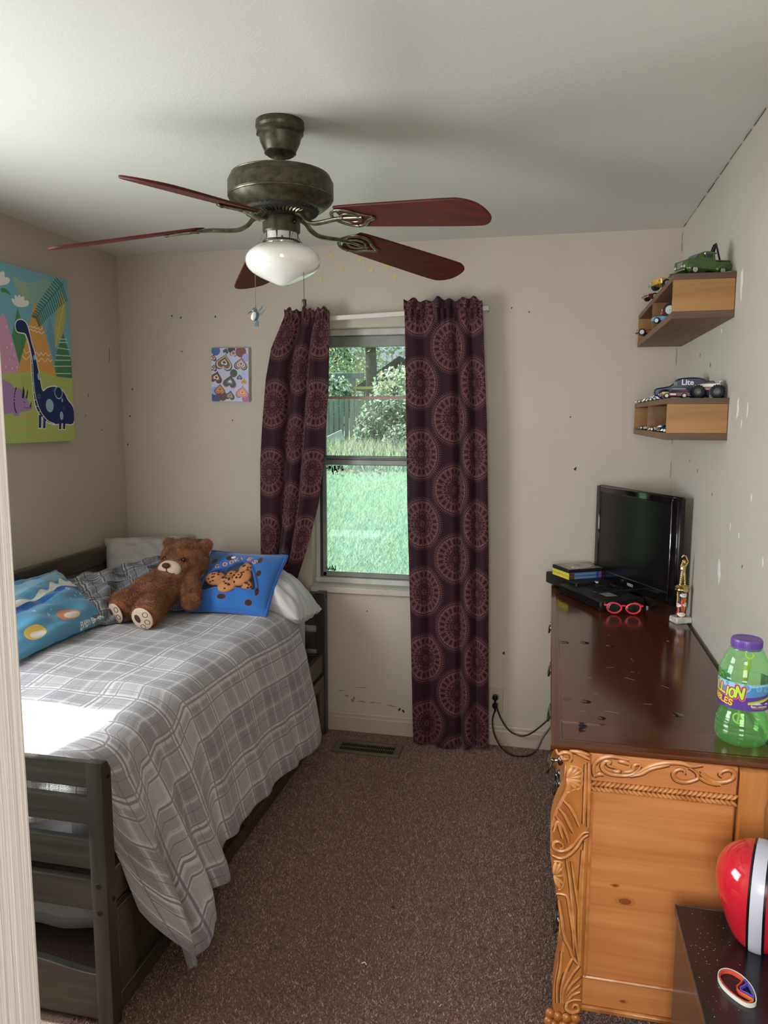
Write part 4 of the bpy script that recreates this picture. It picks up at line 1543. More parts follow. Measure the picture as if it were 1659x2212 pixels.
# carved front post
pp = [(a / 1000, min(b_ / 1000, .831)) for a, b_ in CV_POST]
pst = MB().prism(np.minimum(spline(pp[:19], 3), (9, .831)).tolist() + pp[19:], YE - .012, YE + .075, 'y', b=.006).build('front_post', M_pinec, dr)


def carve(lines, name, parent, y, r0=.0042):
    for ln in lines:
        q = spline(ln, 5)
        mb = MB()
        N_ = len(q)
        rr = [r0 * (0.45 + 0.75 * math.sin(PI * min(1, max(0, (i + 1) / (N_ + 1))))) for i in range(N_)]
        mb.tube([cz(a, y) for a in q], rr, 8, flat=(1, 1.0))
        mb.build(name, M_pinel, parent)
        # dark tube beside each ridge: recess shade and old stain put into its colour
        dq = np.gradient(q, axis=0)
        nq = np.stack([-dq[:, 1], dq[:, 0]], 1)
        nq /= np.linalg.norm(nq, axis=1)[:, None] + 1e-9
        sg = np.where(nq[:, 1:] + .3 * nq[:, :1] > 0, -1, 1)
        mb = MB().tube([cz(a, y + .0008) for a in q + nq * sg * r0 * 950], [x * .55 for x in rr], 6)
        mb.build('hollow_shade', M_pined, parent)


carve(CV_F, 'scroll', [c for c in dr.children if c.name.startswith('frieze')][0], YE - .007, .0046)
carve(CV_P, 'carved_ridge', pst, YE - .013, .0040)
# shell and flower: petals fan from a heart
for sh, nm in ((CV_SHELL, 'shell'), (CV_SHELL2, 'flower')):
    c = np.array(sh[0], float)
    for a, b_ in zip(sh[1:-1], sh[2:]):
        tip = (np.array(a) + np.array(b_)) / 2
        dv = (tip - c)
        L_ = np.linalg.norm(dv) / 1000
        ang = math.degrees(math.atan2(dv[1], dv[0]))
        m_ = (c + tip) / 2000
        MB().ell((m_[0], YE - .013, m_[1]), (L_ * .52, .006, L_ * .17), rotm(0, -ang, 0), 14, 8).build('petal', M_pinel, pst)
    MB().tube([cz(q, YE - .012) for q in spline(sh[1:], 4)], .0026, 6).build('petal_rim', M_pinel, pst)
# claw foot with knuckles
ft = MB().box(2.262, 2.325, YE - .006, YE + .06, .0, .165, .012).build('claw_foot', M_pinec, dr)
for x, z in [(2.272, .146), (2.294, .146), (2.316, .149), (2.262, .122), (2.287, .124), (2.312, .127), (2.255, .150), (2.252, .128), (2.256, .098), (2.279, .099), (2.303, .10), (2.262, .072), (2.287, .072), (2.312, .075), (2.256, .045), (2.28, .045), (2.306, .047)]:
    MB().ell((x, YE - .008, z), (.0125, .010, .0125), nu=14, nv=8).build('knuckle', M_pinec, ft)
for y in (-1.80, -.15):
    for x in (2.69,) if y < -1 else (2.29, 2.69):
        MB().tube([(x, y, .17), (x - .004, y, .09), (x - .012, y, .02), (x - .008, y, 0)], [.035, .028, .032, .03], 12).build('foot', M_pinez, dr)
# drawers along the front, with bail handles and knobs
for k in range(3):
    for j in range(3):
        ya, yb = -1.77 + j * .55, -1.77 + j * .55 + .53
        za, zb = .2 + k * .205, .2 + k * .205 + .19
        d = MB().box(2.272, 2.29, ya, yb, za, zb, .005).build('drawer', M_pinez, dr)
        for yh in ((ya + yb) / 2,) if j else (-1.70, -1.36):
            zc = (za + zb) / 2 + (.03 if k == 2 else 0)
            ox = 0 if k == 2 else .032
            mb = MB()
            for s_ in (-.035, .035):
                mb.ell((2.262 + ox * .3, yh + s_, zc + .018), (.008, .011, .014), nu=12, nv=8)
                mb.tube([(2.258 + ox, yh + s_, zc + .018), (2.244 + ox, yh + s_, zc + .016)], .004, 8)
                mb.ell((2.244 + ox, yh + s_, zc + .016), .006, nu=10, nv=6)
            mb.tube(spline([(2.244 + ox, yh - .035, zc + .016), (2.236 + ox, yh - .04, zc - .005), (2.231 + ox, yh - .02, zc - .026), (2.231 + ox, yh + .02, zc - .026), (2.236 + ox, yh + .04, zc - .005), (2.244 + ox, yh + .035, zc + .016)], 5), .0035, 8)
            mb.build('bail_handle', M_pewter, d)

# ------------------------------------------------------------------ on the dresser
# television
t = thing('television', 'black flat television standing in the corner on the dresser', 'television', (2.5785, -.35, DT), 0)
# local: x along the screen, -y towards the viewer's side
_dir = np.array([.271, -.5]) / .5687
t.rotation_euler = (0, 0, math.atan2(_dir[1], _dir[0]))
# local x runs to the near edge; local +y then points at the corner, -y at the bed
W_, H0, H1 = .2845, .042, .468
mb = MB()
mb.box(-W_, W_, -.018, .014, H0, H1, .008)
mb.prism([(-.2, H0 + .03), (.2, H0 + .03), (.2, H1 - .07), (-.2, H1 - .07)], .014, .045, 'y', b=.012)
cab = mb.build('cabinet', M_black, t, rel=False)
mb = MB()
for a, b_, c, d in ((-W_ + .002, -W_ + .03, H0 + .002, H1 - .002), (W_ - .036, W_ - .002, H0 + .002, H1 - .002), (-W_ + .03, W_ - .036, H1 - .03, H1 - .002), (-W_ + .03, W_ - .036, H0 + .002, H0 + .05)):
    mb.box(a, b_, -.024, -.016, c, d, .003)
bz = mb.build('bezel', mat('glossy_black', '#08080a', .08, coat=.6), t, rel=False)
MB().box(W_ - .040, W_ - .036, -.0255, -.018, H0 + .01, H1 - .02, .0015).build('highlight_strip', mat('highlight_metal', '#b9bcc2', .12, metal=1), bz, rel=False)  # pale strip added as the painted highlight on the glossy right bezel
MB().box(-W_ + .03, W_ - .036, -.019, -.016, H0 + .05, H1 - .03).build('screen', mat('tv_screen', '#0a0a0b', .22), t, rel=False, smooth=0)
mb = MB()
mb.lathe([(.0, 0), (.13, 0), (.13, .008), (.11, .014), (.04, .018), (0, .018)], (0, .0, 0), 36)
for i, q in enumerate(mb.v):
    mb.v[i] = (q[0], q[1] * .5, q[2])
mb.box(-.05, .05, .0, .02, .015, H0 + .02, .004)
mb.build('stand', mat('stand_black', '#0a0a0c', .15, coat=.4), t, rel=False)


def lettering(s, name, size, m, parent, loc, rot, ext=.0006, shear=0.0):
    c = bpy.data.curves.new(name, 'FONT')
    c.body = s
    c.size = size
    c.extrude = ext
    c.align_x = 'CENTER'
    c.align_y = 'CENTER'
    c.shear = shear
    c.offset = size * .022
    o = bpy.data.objects.new(name, c)
    COL.objects.link(o)
    dgx = bpy.context.evaluated_depsgraph_get()
    me = bpy.data.meshes.new_from_object(o.evaluated_get(dgx))
    bpy.data.objects.remove(o)
    me.transform(Matrix.Translation(loc) @ Euler(rot).to_matrix().to_4x4())
    me.materials.clear()
    me.materials.append(m)
    q = bpy.data.objects.new(name, me)
    COL.objects.link(q)
    q.parent = parent
    return q


lettering('VIZIO', 'lettering', .016, mat('grey_lettering', '#a9abae', .4), bz, (0, -.0246, H0 + .026), (R(90), 0, 0))


def placed(name, label, cat, c, ang, group=None):
    return thing(name, label, cat, c, ang, group)


# set-top box, player
t = thing('cable_box', 'flat black cable box overhanging the dresser corner under the disc cases', 'cable box', (2.35, -.155, DT), -60)
MB().box(-.13, .13, -.085, .085, .004, .055, .003).build('housing', M_blackm, t, rel=False)
MB().box(-.127, .127, -.0865, -.084, .008, .050, .001).build('front_panel', M_black, t, rel=False)
for a, b_ in ((-.1, -.06), (.1, .06), (-.1, .06), (.1, -.06)):
    MB().lathe([(.012, 0), (.012, .005)], (a, b_, 0), 10).build('foot', M_blackm, t, rel=False)
t = thing('disc_player', 'slim black disc player lying on the dresser before the television', 'disc player', (2.437, -.372, DT), -62)
MB().box(-.17, .17, -.10, .10, .004, .040, .003).build('housing', M_blackm, t, rel=False)
MB().box(-.165, .165, -.1015, -.099, .008, .036, .001).build('front_panel', M_black, t, rel=False)
MB().box(.04, .10, -.03, .02, .040, .0404).build('paper_sticker', mat('pale_sticker', '#8f8f8c', .6), t, rel=False, smooth=0)
for a, b_ in ((-.14, -.08), (.14, .08), (-.14, .08), (.14, -.08)):
    MB().lathe([(.012, 0), (.012, .005)], (a, b_, 0), 10).build('foot', M_blackm, t, rel=False)
g = np.random.default_rng(2)
for nm, lab, s0 in (('cable', 'tangled thin black cable on top of the disc player', 0), ('cable', 'black cable looping from the cable box towards the television', 1)):
    pts = [(2.40 + .09 * math.sin(k * 1.3 + s0) + .012 * k, -.22 - .022 * k + .05 * math.cos(k * 1.7 + s0 * 2), DT + .044 + .006 * abs(math.sin(k))) for k in range(9)]
    pts += [(2.60, -.40 + .05 * s0, DT + .05), (2.62, -.36 + .05 * s0, DT + .02)]
    tag(MB().tube(spline(pts, 8), .002, 6).build(nm, M_black), lab, 'cable')
o = MB().box(2.418, 2.438, -.262, -.252, DT + .046, DT + .056, .002).build('cable_plug', mat('silver_plug', '#c6c6c6', .3, metal=.6))
tag(o, 'small silver plug end lying among the cables', 'plug')

# disc cases
p = Paint(400, 40, '#d8c24e')
p.poly([(.12, 0), (1, 0), (1, 1), (.12, 1)], '#5f7fa6')
p.poly([(.0, 0), (.14, 0), (.14, 1), (0, 1)], '#5a3f2c')
for k in range(14):
    p.ell(.18 + k * .04, .5, .012, .006, '#b9c6d6')
p.poly([(.74, 0), (.82, 0), (.82, 1), (.74, 1)], '#2c4fa0')
p.poly([(.84, 0), (.93, 0), (.93, 1), (.84, 1)], '#a0384a')
M_spine = imgmat('case_spine', p.image('case_spine'), .3)
M_yel = mat('yellow_card', '#d6c43c', .5)
aC = math.degrees(math.atan2(.108, .178))
for k, (z, lab) in enumerate(((DT + .0555, 'lower disc case with a yellow end and blue picture spine'), (DT + .0705, 'upper of two yellow-ended disc cases, under the black case'))):
    t = thing('disc_case', lab, 'disc case', (2.357, -.150, z), aC, 'disc cases stacked on the cable box')
    MB().box(-.095, .095, -.067, .067, 0, .0145, .001).build('case', mat('case_blue', '#43668f', .3), t, rel=False)
    MB().box(-.0958, -.094, -.067, .067, .0005, .014).build('yellow_end', M_yel, t, rel=False, smooth=0)
    mb = MB()
    mb.add([(-.094, -.0675, .001), (.094, -.0675, .001), (.094, -.0675, .0135), (-.094, -.0675, .0135)], [(0, 1, 2, 3)], uv=[(0, 0), (1, 0), (1, 1), (0, 1)])
    mb.build('printed_spine', M_spine, t, rel=False, smooth=0)
t = thing('disc_case', 'black disc case on top of the stack with a loose disc on it', 'disc case', (2.357, -.147, DT + .0855), aC - 1)
MB().box(-.096, .096, -.069, .069, 0, .0145, .001).build('case', M_blackm, t, rel=False)
MB().box(-.088, .088, -.064, .064, .0145, .0150).build('cover_sheet', mat('cover_sheet', '#8d7a74', .35, col2='#b39a90', vs=20), t, rel=False, smooth=0)
t = thing('disc', 'loose silver disc lying on the topmost case', 'disc', (2.353, -.143, DT + .1008))
MB().lathe([(.0075, 0), (.06, 0), (.06, .0012), (.0075, .0012), (.0075, 0)], (0, 0, 0), 48, caps=False).build('disc_body', mat('disc_silver', '#b8b0a8', .3, metal=.6), t, rel=False)
MB().lathe([(.0077, .0013), (.021, .0013)], (0, 0, 0), 32, caps=False).build('hub_ring', mat('hub_clear', '#8a8580', .3), t, rel=False)

# red sunglasses, folded open on the dresser
t = thing('sunglasses', 'red-framed sunglasses standing on the dresser before the television', 'glasses', (2.513, -.60, DT), 4)
M_red = mat('red_plastic', '#e0343f', .3, sss=.1)
fr = MB()
for s_ in (-1, 1):
    ring = [(s_ * .036 + .027 * math.cos(w) * (1 + .10 * math.sin(w)), -.001 * abs(math.cos(w)), .026 + .020 * math.sin(w) + (.003 * s_ * math.cos(w) if math.sin(w) > 0 else 0)) for w in np.linspace(0, 2 * PI, 28, endpoint=False)]
    fr.tube(ring, .0034, 8, closed=True)
    fr.tube([(s_ * .062, 0, .036), (s_ * .072, .002, .037)], [.004, .0045], 8)
fr.tube([(-.011, 0, .034), (0, -.002, .037), (.011, 0, .034)], .0032, 8)
f_ = fr.build('frame', M_red, t, rel=False)
for s_ in (-1, 1):
    MB().ell((s_ * .036, .001, .026), (.025, .0015, .019), nu=20, nv=8).build('lens', mat('dark_lens', '#101014', .08), t, rel=False)
    MB().tube([(s_ * .071, .004, .036), (s_ * .066, .05, .033), (s_ * .058, .10, .026), (s_ * .052, .128, .008)], [.0036, .003, .003, .004], 8).build('temple', M_red, t, rel=False)

# trophy
t = thing('trophy', 'small baseball trophy with gold figure on a marble base', 'trophy', (2.713, -.665, DT), 24)
p = Paint(200, 100, '#d8d6d2')
for k in range(9):
    q = [(RNG.uniform(0, 1), RNG.uniform(0, 1)) for _ in range(3)]
    p.line(q, .012, '#b9b6b0', smooth=4)
MB().box(-.033, .033, -.026, .026, 0, .024, .004).build('marble_base', mat('white_marble', '#d9d6d0', .25, col2='#b0aca6', vs=28), t, rel=False)
p = Paint(256, 512, '#1a1013')
g = np.random.default_rng(12)
for k in range(9):
    x = g.uniform(0, 1)
    p.line([(x, 0), (x + g.uniform(-.1, .1), .3), (x + g.uniform(-.14, .14), .6), (x + g.uniform(-.2, .2), 1)], .09, ['#c8502a', '#e08a3a', '#8c2a22', '#e9b45c'][k % 4], smooth=6)
for x, y in ((.28, .08), (.68, .10), (.14, .47), (.5, .45), (.85, .48), (.33, .84), (.74, .85)):
    p.ell(x, y, .155, .155, '#e6e2de')
    p.line([(x - .10, y + .045), (x - .02, y + .01), (x + .11, y + .05)], .02, '#b0403a', smooth=5)
mb = MB().lathe([(.0175, .024), (.0175, .122)], (0, 0, 0), 32, uv=True, caps=False)
mb.build('picture_column', imgmat('column_print', p.image('column_print'), .25), t, rel=False)
MB().lathe([(0, .121), (.024, .121), (.026, .126), (.024, .132), (.027, .136), (.020, .142), (.010, .146), (0, .147)], (0, 0, 0), 28).build('gold_collar', M_gold, t, rel=False)
mb = MB()
for s_ in (-1, 1):
    limb(mb, (s_ * .010, 0, .146), (s_ * .006, 0, .178), .0045, .0055, 5)
    limb(mb, (s_ * .006, 0, .178), (s_ * .004, 0, .194), .006, .006, 3)
mb.ell((0, 0, .204), (.011, .007, .018), nu=12, nv=8)
mb.ell((.001, -.001, .232), (.0075, .008, .0095), nu=12, nv=8)
limb(mb, (.009, 0, .216), (.016, -.004, .232), .004, .0035, 4)
limb(mb, (.016, -.004, .232), (.004, -.008, .254), .0035, .003, 4)
limb(mb, (-.009, 0, .216), (-.006, -.006, .238), .004, .0035, 4)
mb.tube([(.004, -.008, .254), (-.006, -.006, .258), (-.012, -.004, .250)], [.0028, .004, .003], 8)
mb.tube([(.014, .002, .232), (.010, .010, .190), (.006, .014, .148)], [.004, .003, .002], 8)
mb.build('player_figure', M_gold, t, rel=False)

# dead insect-like speck: crumpled black hair tie
o = MB()
g = np.random.default_rng(5)
o.tube(spline([(2.31 + g.uniform(-.012, .012), -1.75 + g.uniform(-.012, .012), DT + .002 + g.uniform(0, .004)) for _ in range(9)], 5), .0018, 6)
tag(o.build('hair_tie', mat('hair_tie', '#101216', .35)), 'tiny crumpled black hair tie near the dresser\'s front corner', 'hair tie')

# bubble bottle
bt = thing('bubble_bottle', 'translucent green bubble-liquid bottle with purple lid on the dresser', 'bottle', (2.680, -1.735, DT), -35)
prof = [(0, .006), (.030, .002), (.044, 0), (.052, .004), (.0575, .014), (.0590, .030), (.0575, .036), (.0590, .042), (.0570, .048), (.0580, .054), (.0545, .060), (.0535, .066), (.0490, .076), (.0475, .082), (.0505, .088), (.0545, .092),
        (.0545, .096), (.0555, .150), (.0575, .153), (.0575, .160), (.0565, .164), (.0570, .172), (.0530, .186), (.0500, .194), (.0485, .196), (.0440, .210), (.0380, .222), (.0350, .227), (.0350, .232)]
q = spline(prof, 3)
M_green = clear('green_plastic', (.74, .98, .70), film=.07, filmcol=(.42, .92, .40), rough=.03)
MB().lathe([tuple(x) for x in q], (0, 0, 0), 48, caps=False).build('bottle_body', M_green, bt, rel=False)
mb = MB().lathe([(.0325, .226), (.0325, .231), (.0335, .231), (.034, .247), (.0325, .2505), (.028, .2515), (.026, .2505), (0, .2505)], (0, 0, 0), 48)
for k in range(60):
    w = 2 * PI * k / 60
    mb.box(.034 * math.cos(w) - .0006, .034 * math.cos(w) + .0006, .034 * math.sin(w) - .0006, .034 * math.sin(w) + .0006, .233, .246)
mb.build('purple_lid', mat('purple_plastic', '#6a4aa0', .35), bt, rel=False)
# liquid
MB().lathe([(0, .007), (.048, .006), (.0555, .016), (.0565, .040), (.053, .064), (.048, .076), (.047, .083), (0, .083)], (0, 0, 0), 40, caps=False).build('bubble_liquid', clear('pale_green_liquid', (.78, .97, .72)), bt, rel=False)
# label, printed all round
p = Paint(1500, 270, '#5a3a92')
p.poly([(0, 1), (0, .60), (.28, .45), (.55, .58), (.66, .72), (.66, 1)], '#4f8fc4', 4)
p.poly([(0, 1), (0, .86), (.3, .80), (.5, .9), (.66, .94), (.66, 1)], '#8fc4e4', 4)
for x, y, r_ in ((.42, .86, .026), (.50, .84, .018), (.36, .93, .012), (.56, .8, .02), (.3, .92, .015)):
    p.ell(x, y, r_, r_, '#a9d6ee')
    p.ell(x, y, r_ * .86, r_ * .86, '#5f9fd0')
p.line([(.44, .28), (.55, .40), (.66, .56)], .014, '#f0c63c', smooth=6)
p.line([(.44, .31), (.55, .44), (.66, .61)], .010, '#8cc63f', smooth=6)
for c, wd in (('#e8607a', .56), ('#7a2a4a', .40), ('#b4e04a', .24)):
    x = .052
    for i, ch in enumerate('GAZILLION'):
        h = .056 if i != 8 else .068
        p.text(ch, x, .62 + .035 * math.sin(i * 1.7) - .022 * i, h, c, wd, -8, wid=.6)
        x += .024 if ch == 'I' else .043
for c, wd in (('#7a3a1a', .40), ('#f4c23c', .24)):
    x = .128
    for i, ch in enumerate('BUBBLES'):
        p.text(ch, x, .25 - .02 * i, .036, c, wd, -8, wid=.62)
        x += .031
for k in range(7):
    p.ell(.47 + .016 * k, .20 + .05 * math.sin(k * 1.1), .017, .013, '#d8d4ea')
for k, c in enumerate(('#4a3f8a', '#b0704a')):
    p.line([(.465, .22 - .09 * k), (.575, .20 - .09 * k)], .010, c)
p.poly([(.66, 0), (.78, 0), (.78, 1), (.66, 1)], '#3a2a66')
for k in range(5):
    p.line([(.67, .9 - .07 * k), (.765, .9 - .07 * k)], .004, '#b9b2d4')
p.poly([(.665, .06), (.765, .06), (.765, .42), (.665, .42)], '#e4e4e4')
for k in range(16):
    p.line([(.69 + .0035 * k, .12), (.69 + .0035 * k, .36)], .0008 + .0008 * (k % 3), '#3a3a3a')
im = p.image('bottle_label')
mb = MB()
v, uvs, f = [], [], []
for i, z in enumerate((.092, .156)):
    for k in range(61):
        w = R(125) + 2 * PI * .80 * k / 60 + R(20)
        r_ = .0566 + .0010 * i
        v.append((r_ * math.cos(w), r_ * math.sin(w), z))
        uvs.append((k / 60 * .80, i))
for k in range(60):
    f.append((k, k + 1, 61 + k + 1, 61 + k))
mb.add(v, f, uv=uvs)
LABEL = mb.build('printed_label', imgmat('bottle_label', im, .35), bt, rel=False, smooth=180)
M_wand = mat('yellow_wand', '#d8d42a', .3, sss=.3)
mb = MB()
mb.tube([(.004 + .009 * math.cos(w), .01 * 0 + .012, .208 + .009 * math.sin(w)) for w in np.linspace(0, 2 * PI, 20, endpoint=False)], .0022, 8, closed=True)
mb.tube([(.004, .012, .199), (.003, .012, .188), (0, .010, .170), (-.006, .006, .09), (-.01, .004, .04)], [.003, .008, .010, .006, .005], 10, flat=(1, .4))
mb.tube([(-.01 + .012 * math.cos(w), .004, .048 + .012 * math.sin(w)) for w in np.linspace(0, 2 * PI, 20, endpoint=False)], .0022, 8, closed=True)
mb.build('bubble_wand', M_wand, bt, rel=False)

# ------------------------------------------------------------------ black table unit in front
t = thing('black_table', 'low black shelf unit with worn dusty top beside the dresser end', 'table', (2.63, -2.4, 0))
M_lam = mat('black_laminate', '#17171a', .22, bump=.25, bs=900, bdist=.0006, coat=.2)
M_edge = mat('lit_black_edge', '#3a3a40', .25, var=.4, vs=90)  # edge colour made lighter to paint the light caught along the table rim
MB().box(2.517, 2.745, -2.95, -1.93, .508, .530, .0025).build('top', M_lam, t)
MB().box(2.5165, 2.5195, -2.95, -1.93, .5275, .5308, .001).build('front_edge_band', M_edge, t)
MB().box(2.517, 2.745, -1.9335, -1.9295, .512, .5312, .001).build('end_edge_band', M_edge, t)
for ya, yb in ((-1.952, -1.932), (-2.948, -2.928), (-2.45, -2.43)):
    MB().box(2.522, 2.743, ya, yb, 0, .508, .0015).build('side_panel', M_lam, t)
MB().box(2.519, 2.521, -2.428, -1.952, .02, .507).build('door', mat('black_door', '#1a1b24', .3, coat=.2), t, smooth=0)
MB().box(2.519, 2.521, -2.928, -2.452, .02, .507).build('door', mat('black_door_near', '#1a1b24', .3, coat=.2), t, smooth=0)
MB().box(2.735, 2.743, -2.928, -1.952, .02, .507).build('back_panel', M_lam, t, smooth=0)
MB().box(2.5172, 2.5188, -2.10, -2.02, .17, .245).build('paper_label', mat('paper_label', '#c8ced8', .7), t, smooth=0)
g = np.random.default_rng(77)
mb = MB()
for k in range(260):
    x, y = g.uniform(2.525, 2.62), g.uniform(-2.6, -1.94)
    if g.uniform() < (x - 2.525) / .12:
        continue
    s_ = g.uniform(.0003, .0008)
    mb.box(x - s_, x + s_, y - s_ * .6, y + s_ * .6, .5302, .5302 + s_ * .6)
o = mb.build('dust_specks', mat('dust', '#c9c9c4', .8), t, smooth=0)
o['kind'] = 'stuff'

# red toy helmet, plain
t = thing('red_helmet', 'glossy plain red toy helmet with a black-edged white stripe on the black table', 'helmet', (2.664, -2.022, .53), 0)
M_hred = mat('glossy_red', '#c8202f', .12, coat=.7)
prof = [(0, 0), (.028, .0), (.040, .005), (.054, .026), (.070, .066), (.081, .100), (.0855, .130), (.083, .156), (.073, .180), (.056, .197), (.032, .208), (0, .212)]
q = spline(prof, 5)
mb = MB().lathe([(max(0, x[0]), x[1]) for x in q], (0, 0, 0), 56, caps=False)
for i, a in enumerate(mb.v):
    mb.v[i] = (a[0], a[1] * 1.05, a[2])
mb.build('shell', M_hred, t, rel=False, smooth=180)


def hsurf(w, z, off):
    r_ = float(np.interp(z, q[:, 1], q[:, 0]))
    return (r_ * math.cos(w) + off * math.cos(w), r_ * 1.05 * math.sin(w) + off * math.sin(w), z)


def stripe(name, half, off, m):
    """A band that runs from the rim at the front over the crown to the back."""
    def fn(u, v):
        k = (u - .5) * 2
        a = abs(k) ** .9
        i = min(len(q) - 1, a * (len(q) - 6) )
        i0 = len(q) - 1 - i
        r_, z = np.interp(i0, np.arange(len(q)), q[:, 0]), np.interp(i0, np.arange(len(q)), q[:, 1])
        fw = np.array([-.34, -.94]) * (1 if k < 0 else -1)
        sd = np.array([.94, -.34])
        w = (v - .5) * 2 * half
        rr = math.sqrt(max(r_ * r_ - w * w, 0))
        p2 = fw * rr + sd * w
        n = np.array([p2[0], p2[1], (z - .09)])
        n = n / (np.linalg.norm(n) + 1e-9)
        return np.array([p2[0], p2[1] * 1.05, z]) + n * off
    return MB().grid(fn, 60, 8).build(name, m, t, rel=False, smooth=180)


stripe('stripe_edge', .0165, .0012, mat('stripe_black', '#0d0d0f', .3))
stripe('stripe', .0115, .0022, mat('stripe_white', '#c9ccda', .25))

# rubber wristbands
def band(name, lab, pts, m, z0, z1, th=.0016):
    q = spline(pts, 8, True)
    d = np.roll(q, -1, 0) - np.roll(q, 1, 0)
    n_ = np.stack([d[:, 1], -d[:, 0]], 1)
    n_ /= np.linalg.norm(n_, axis=1)[:, None]
    v, f = [], []
    N_ = len(q)
    for a, b_ in zip(q, n_):
        for s_, z in ((-1, z0), (1, z0), (1, z1), (-1, z1)):
            e = a + b_ * th * s_ * .5
            v.append((e[0], e[1], z))
    for i in range(N_):
        j = (i + 1) % N_
        for k in range(4):
            f.append((i * 4 + k, i * 4 + (k + 1) % 4, j * 4 + (k + 1) % 4, j * 4 + k))
    tag(MB().add(v, f).build(name, m, smooth=50), lab, 'wristband', 'wristbands on the black table')


band('wristband', 'cream rubber wristband, outermost of the loops on the black table', [(2.566, -2.175), (2.563, -2.150), (2.572, -2.132), (2.588, -2.127), (2.606, -2.138), (2.618, -2.160), (2.621, -2.185), (2.616, -2.208), (2.600, -2.214), (2.582, -2.200)], mat('cream_rubber', '#d8dccb', .45), .5305, .5385)
band('wristband', 'red and orange rubber wristband nested inside the cream one', [(2.5685, -2.172), (2.566, -2.150), (2.574, -2.1355), (2.588, -2.131), (2.601, -2.139), (2.607, -2.150), (2.600, -2.162), (2.592, -2.172), (2.594, -2.184), (2.604, -2.192), (2.613, -2.200), (2.611, -2.206), (2.600, -2.210), (2.584, -2.198)], mat('red_rubber', '#d8463c', .45, col2='#e0873c', vs=14), .5305, .5385)
band('wristband', 'folded violet rubber wristband curling between the other two bands', [(2.610, -2.150), (2.613, -2.158), (2.604, -2.168), (2.597, -2.175), (2.598, -2.181), (2.608, -2.187), (2.6155, -2.194), (2.6175, -2.186), (2.6155, -2.164)], mat('violet_rubber', '#6a5ac0', .45), .5305, .5385)

# ================================================================== wall shelves
M_sh = wood('shelf_walnut', '#7d5c3a', '#5f432a', 'y', 0.5, fine=40)
M_shx = wood('shelf_walnut_dark', '#5f4430', '#48321f', 'x', 0.5, fine=40)
M_sho = wood('shelf_oak', '#a87a44', '#8a5e30', 'x', 0.5, fine=30, bump=.15)
M_shb = wood('shelf_back', '#8a6238', '#6b4826', 'y', 0.5, fine=30)
SX0, SX1, SY0, SY1 = 2.570, 2.751, -1.07, -.115
ZU, ZL = (1.922, 2.058), (1.546, 1.678)


def shelf(label, z0, z1):
    t = thing('wall_shelf', label, 'shelf', (SX1, (SY0 + SY1) / 2, z0), group='cubby shelves on the right wall')
    th = .018
    for za, zb, nm in ((z0, z0 + th + .004, 'bottom_board'), (z1 - th, z1, 'top_board')):
        MB().box(SX0, SX1, SY0, SY1, za, zb, .0015).build(nm, M_sh, t)
    for y0, y1 in ((SY0, SY0 + .014), (SY1 - .014, SY1)):
        MB().box(SX0 + .001, SX1 - .001, y0 + .0005, y1, z0 + th + .004, z1 - th, .001).build('end_panel', M_sho, t)
    # dark strips at the near end, where the boards show end-on
    for za, zb in ((z0 + .0005, z0 + th + .0035), (z1 - th + .0005, z1 - .0005)):
        MB().box(SX0 + .0005, SX1, SY0 - .001, SY0, za, zb).build('board_end', M_shx, t, smooth=0)
    MB().box(SX0 + .001, SX1 - .008, -.588, -.578, z0 + th + .004, z1 - th).build('divider', M_shb, t, smooth=0)
    MB().box(SX1 - .008, SX1 - .001, SY0 + .014, SY1 - .014, z0 + th + .004, z1 - th).build('back_panel', M_shb, t, smooth=0)
    return z0 + th + .004


zu = shelf('upper wooden cubby shelf, high on the right wall under the green tow truck', *ZU)
zl = shelf('lower wooden cubby shelf on the right wall under the blue van', *ZL)

# ------------------------------------------------------------------ toy vehicles
M_tyre = mat('toy_tyre', '#0e0e0f', .7)
M_hub = mat('toy_hub', '#b4b4b2', .5, metal=.4)
M_win = mat('toy_window', '#23282c', .1, coat=.4)
_cm = {}


def paint(c, rough=.22):
    if c not in _cm:
        _cm[c] = mat('toy_paint_' + str(len(_cm)), c, rough, coat=.5)
    return _cm[c]


BODIES = {   # side outline of body and of glasshouse, nose at x=+.5, height in units of length
    'coupe': ([(-.5, .07), (.48, .07), (.5, .12), (.46, .17), (.2, .20), (.05, .21), (-.3, .22), (-.48, .21), (-.5, .15)], [(.10, .2), (-.02, .30), (-.2, .305), (-.36, .22)]),
    'race': ([(-.5, .06), (.5, .06), (.5, .09), (.25, .16), (.0, .18), (-.4, .20), (-.5, .2)], [(.08, .17), (-.05, .25), (-.2, .25), (-.3, .19)]),
    'hotrod': ([(-.5, .08), (.2, .08), (.42, .10), (.44, .22), (.08, .24), (-.12, .24), (-.3, .27), (-.46, .22), (-.5, .14)], [(.08, .24), (.0, .37), (-.22, .38), (-.34, .25)]),
    'van': ([(-.5, .07), (.34, .07), (.48, .10), (.49, .20), (.42, .24), (.22, .27), (.13, .36), (.06, .41), (-.1, .43), (-.32, .425), (-.45, .36), (-.49, .24)], None),
    'truck': ([(-.5, .10), (.3, .10), (.46, .12), (.47, .25), (.42, .29), (.24, .31), (.17, .40), (.08, .445), (-.08, .45), (-.16, .41), (-.18, .28), (-.34, .28), (-.5, .28)], None),
    'wagon': ([(-.5, .07), (.48, .07), (.5, .13), (.44, .20), (.2, .22), (-.42, .24), (-.5, .2)], [(.2, .22), (.1, .33), (-.36, .34), (-.46, .23)]),
}


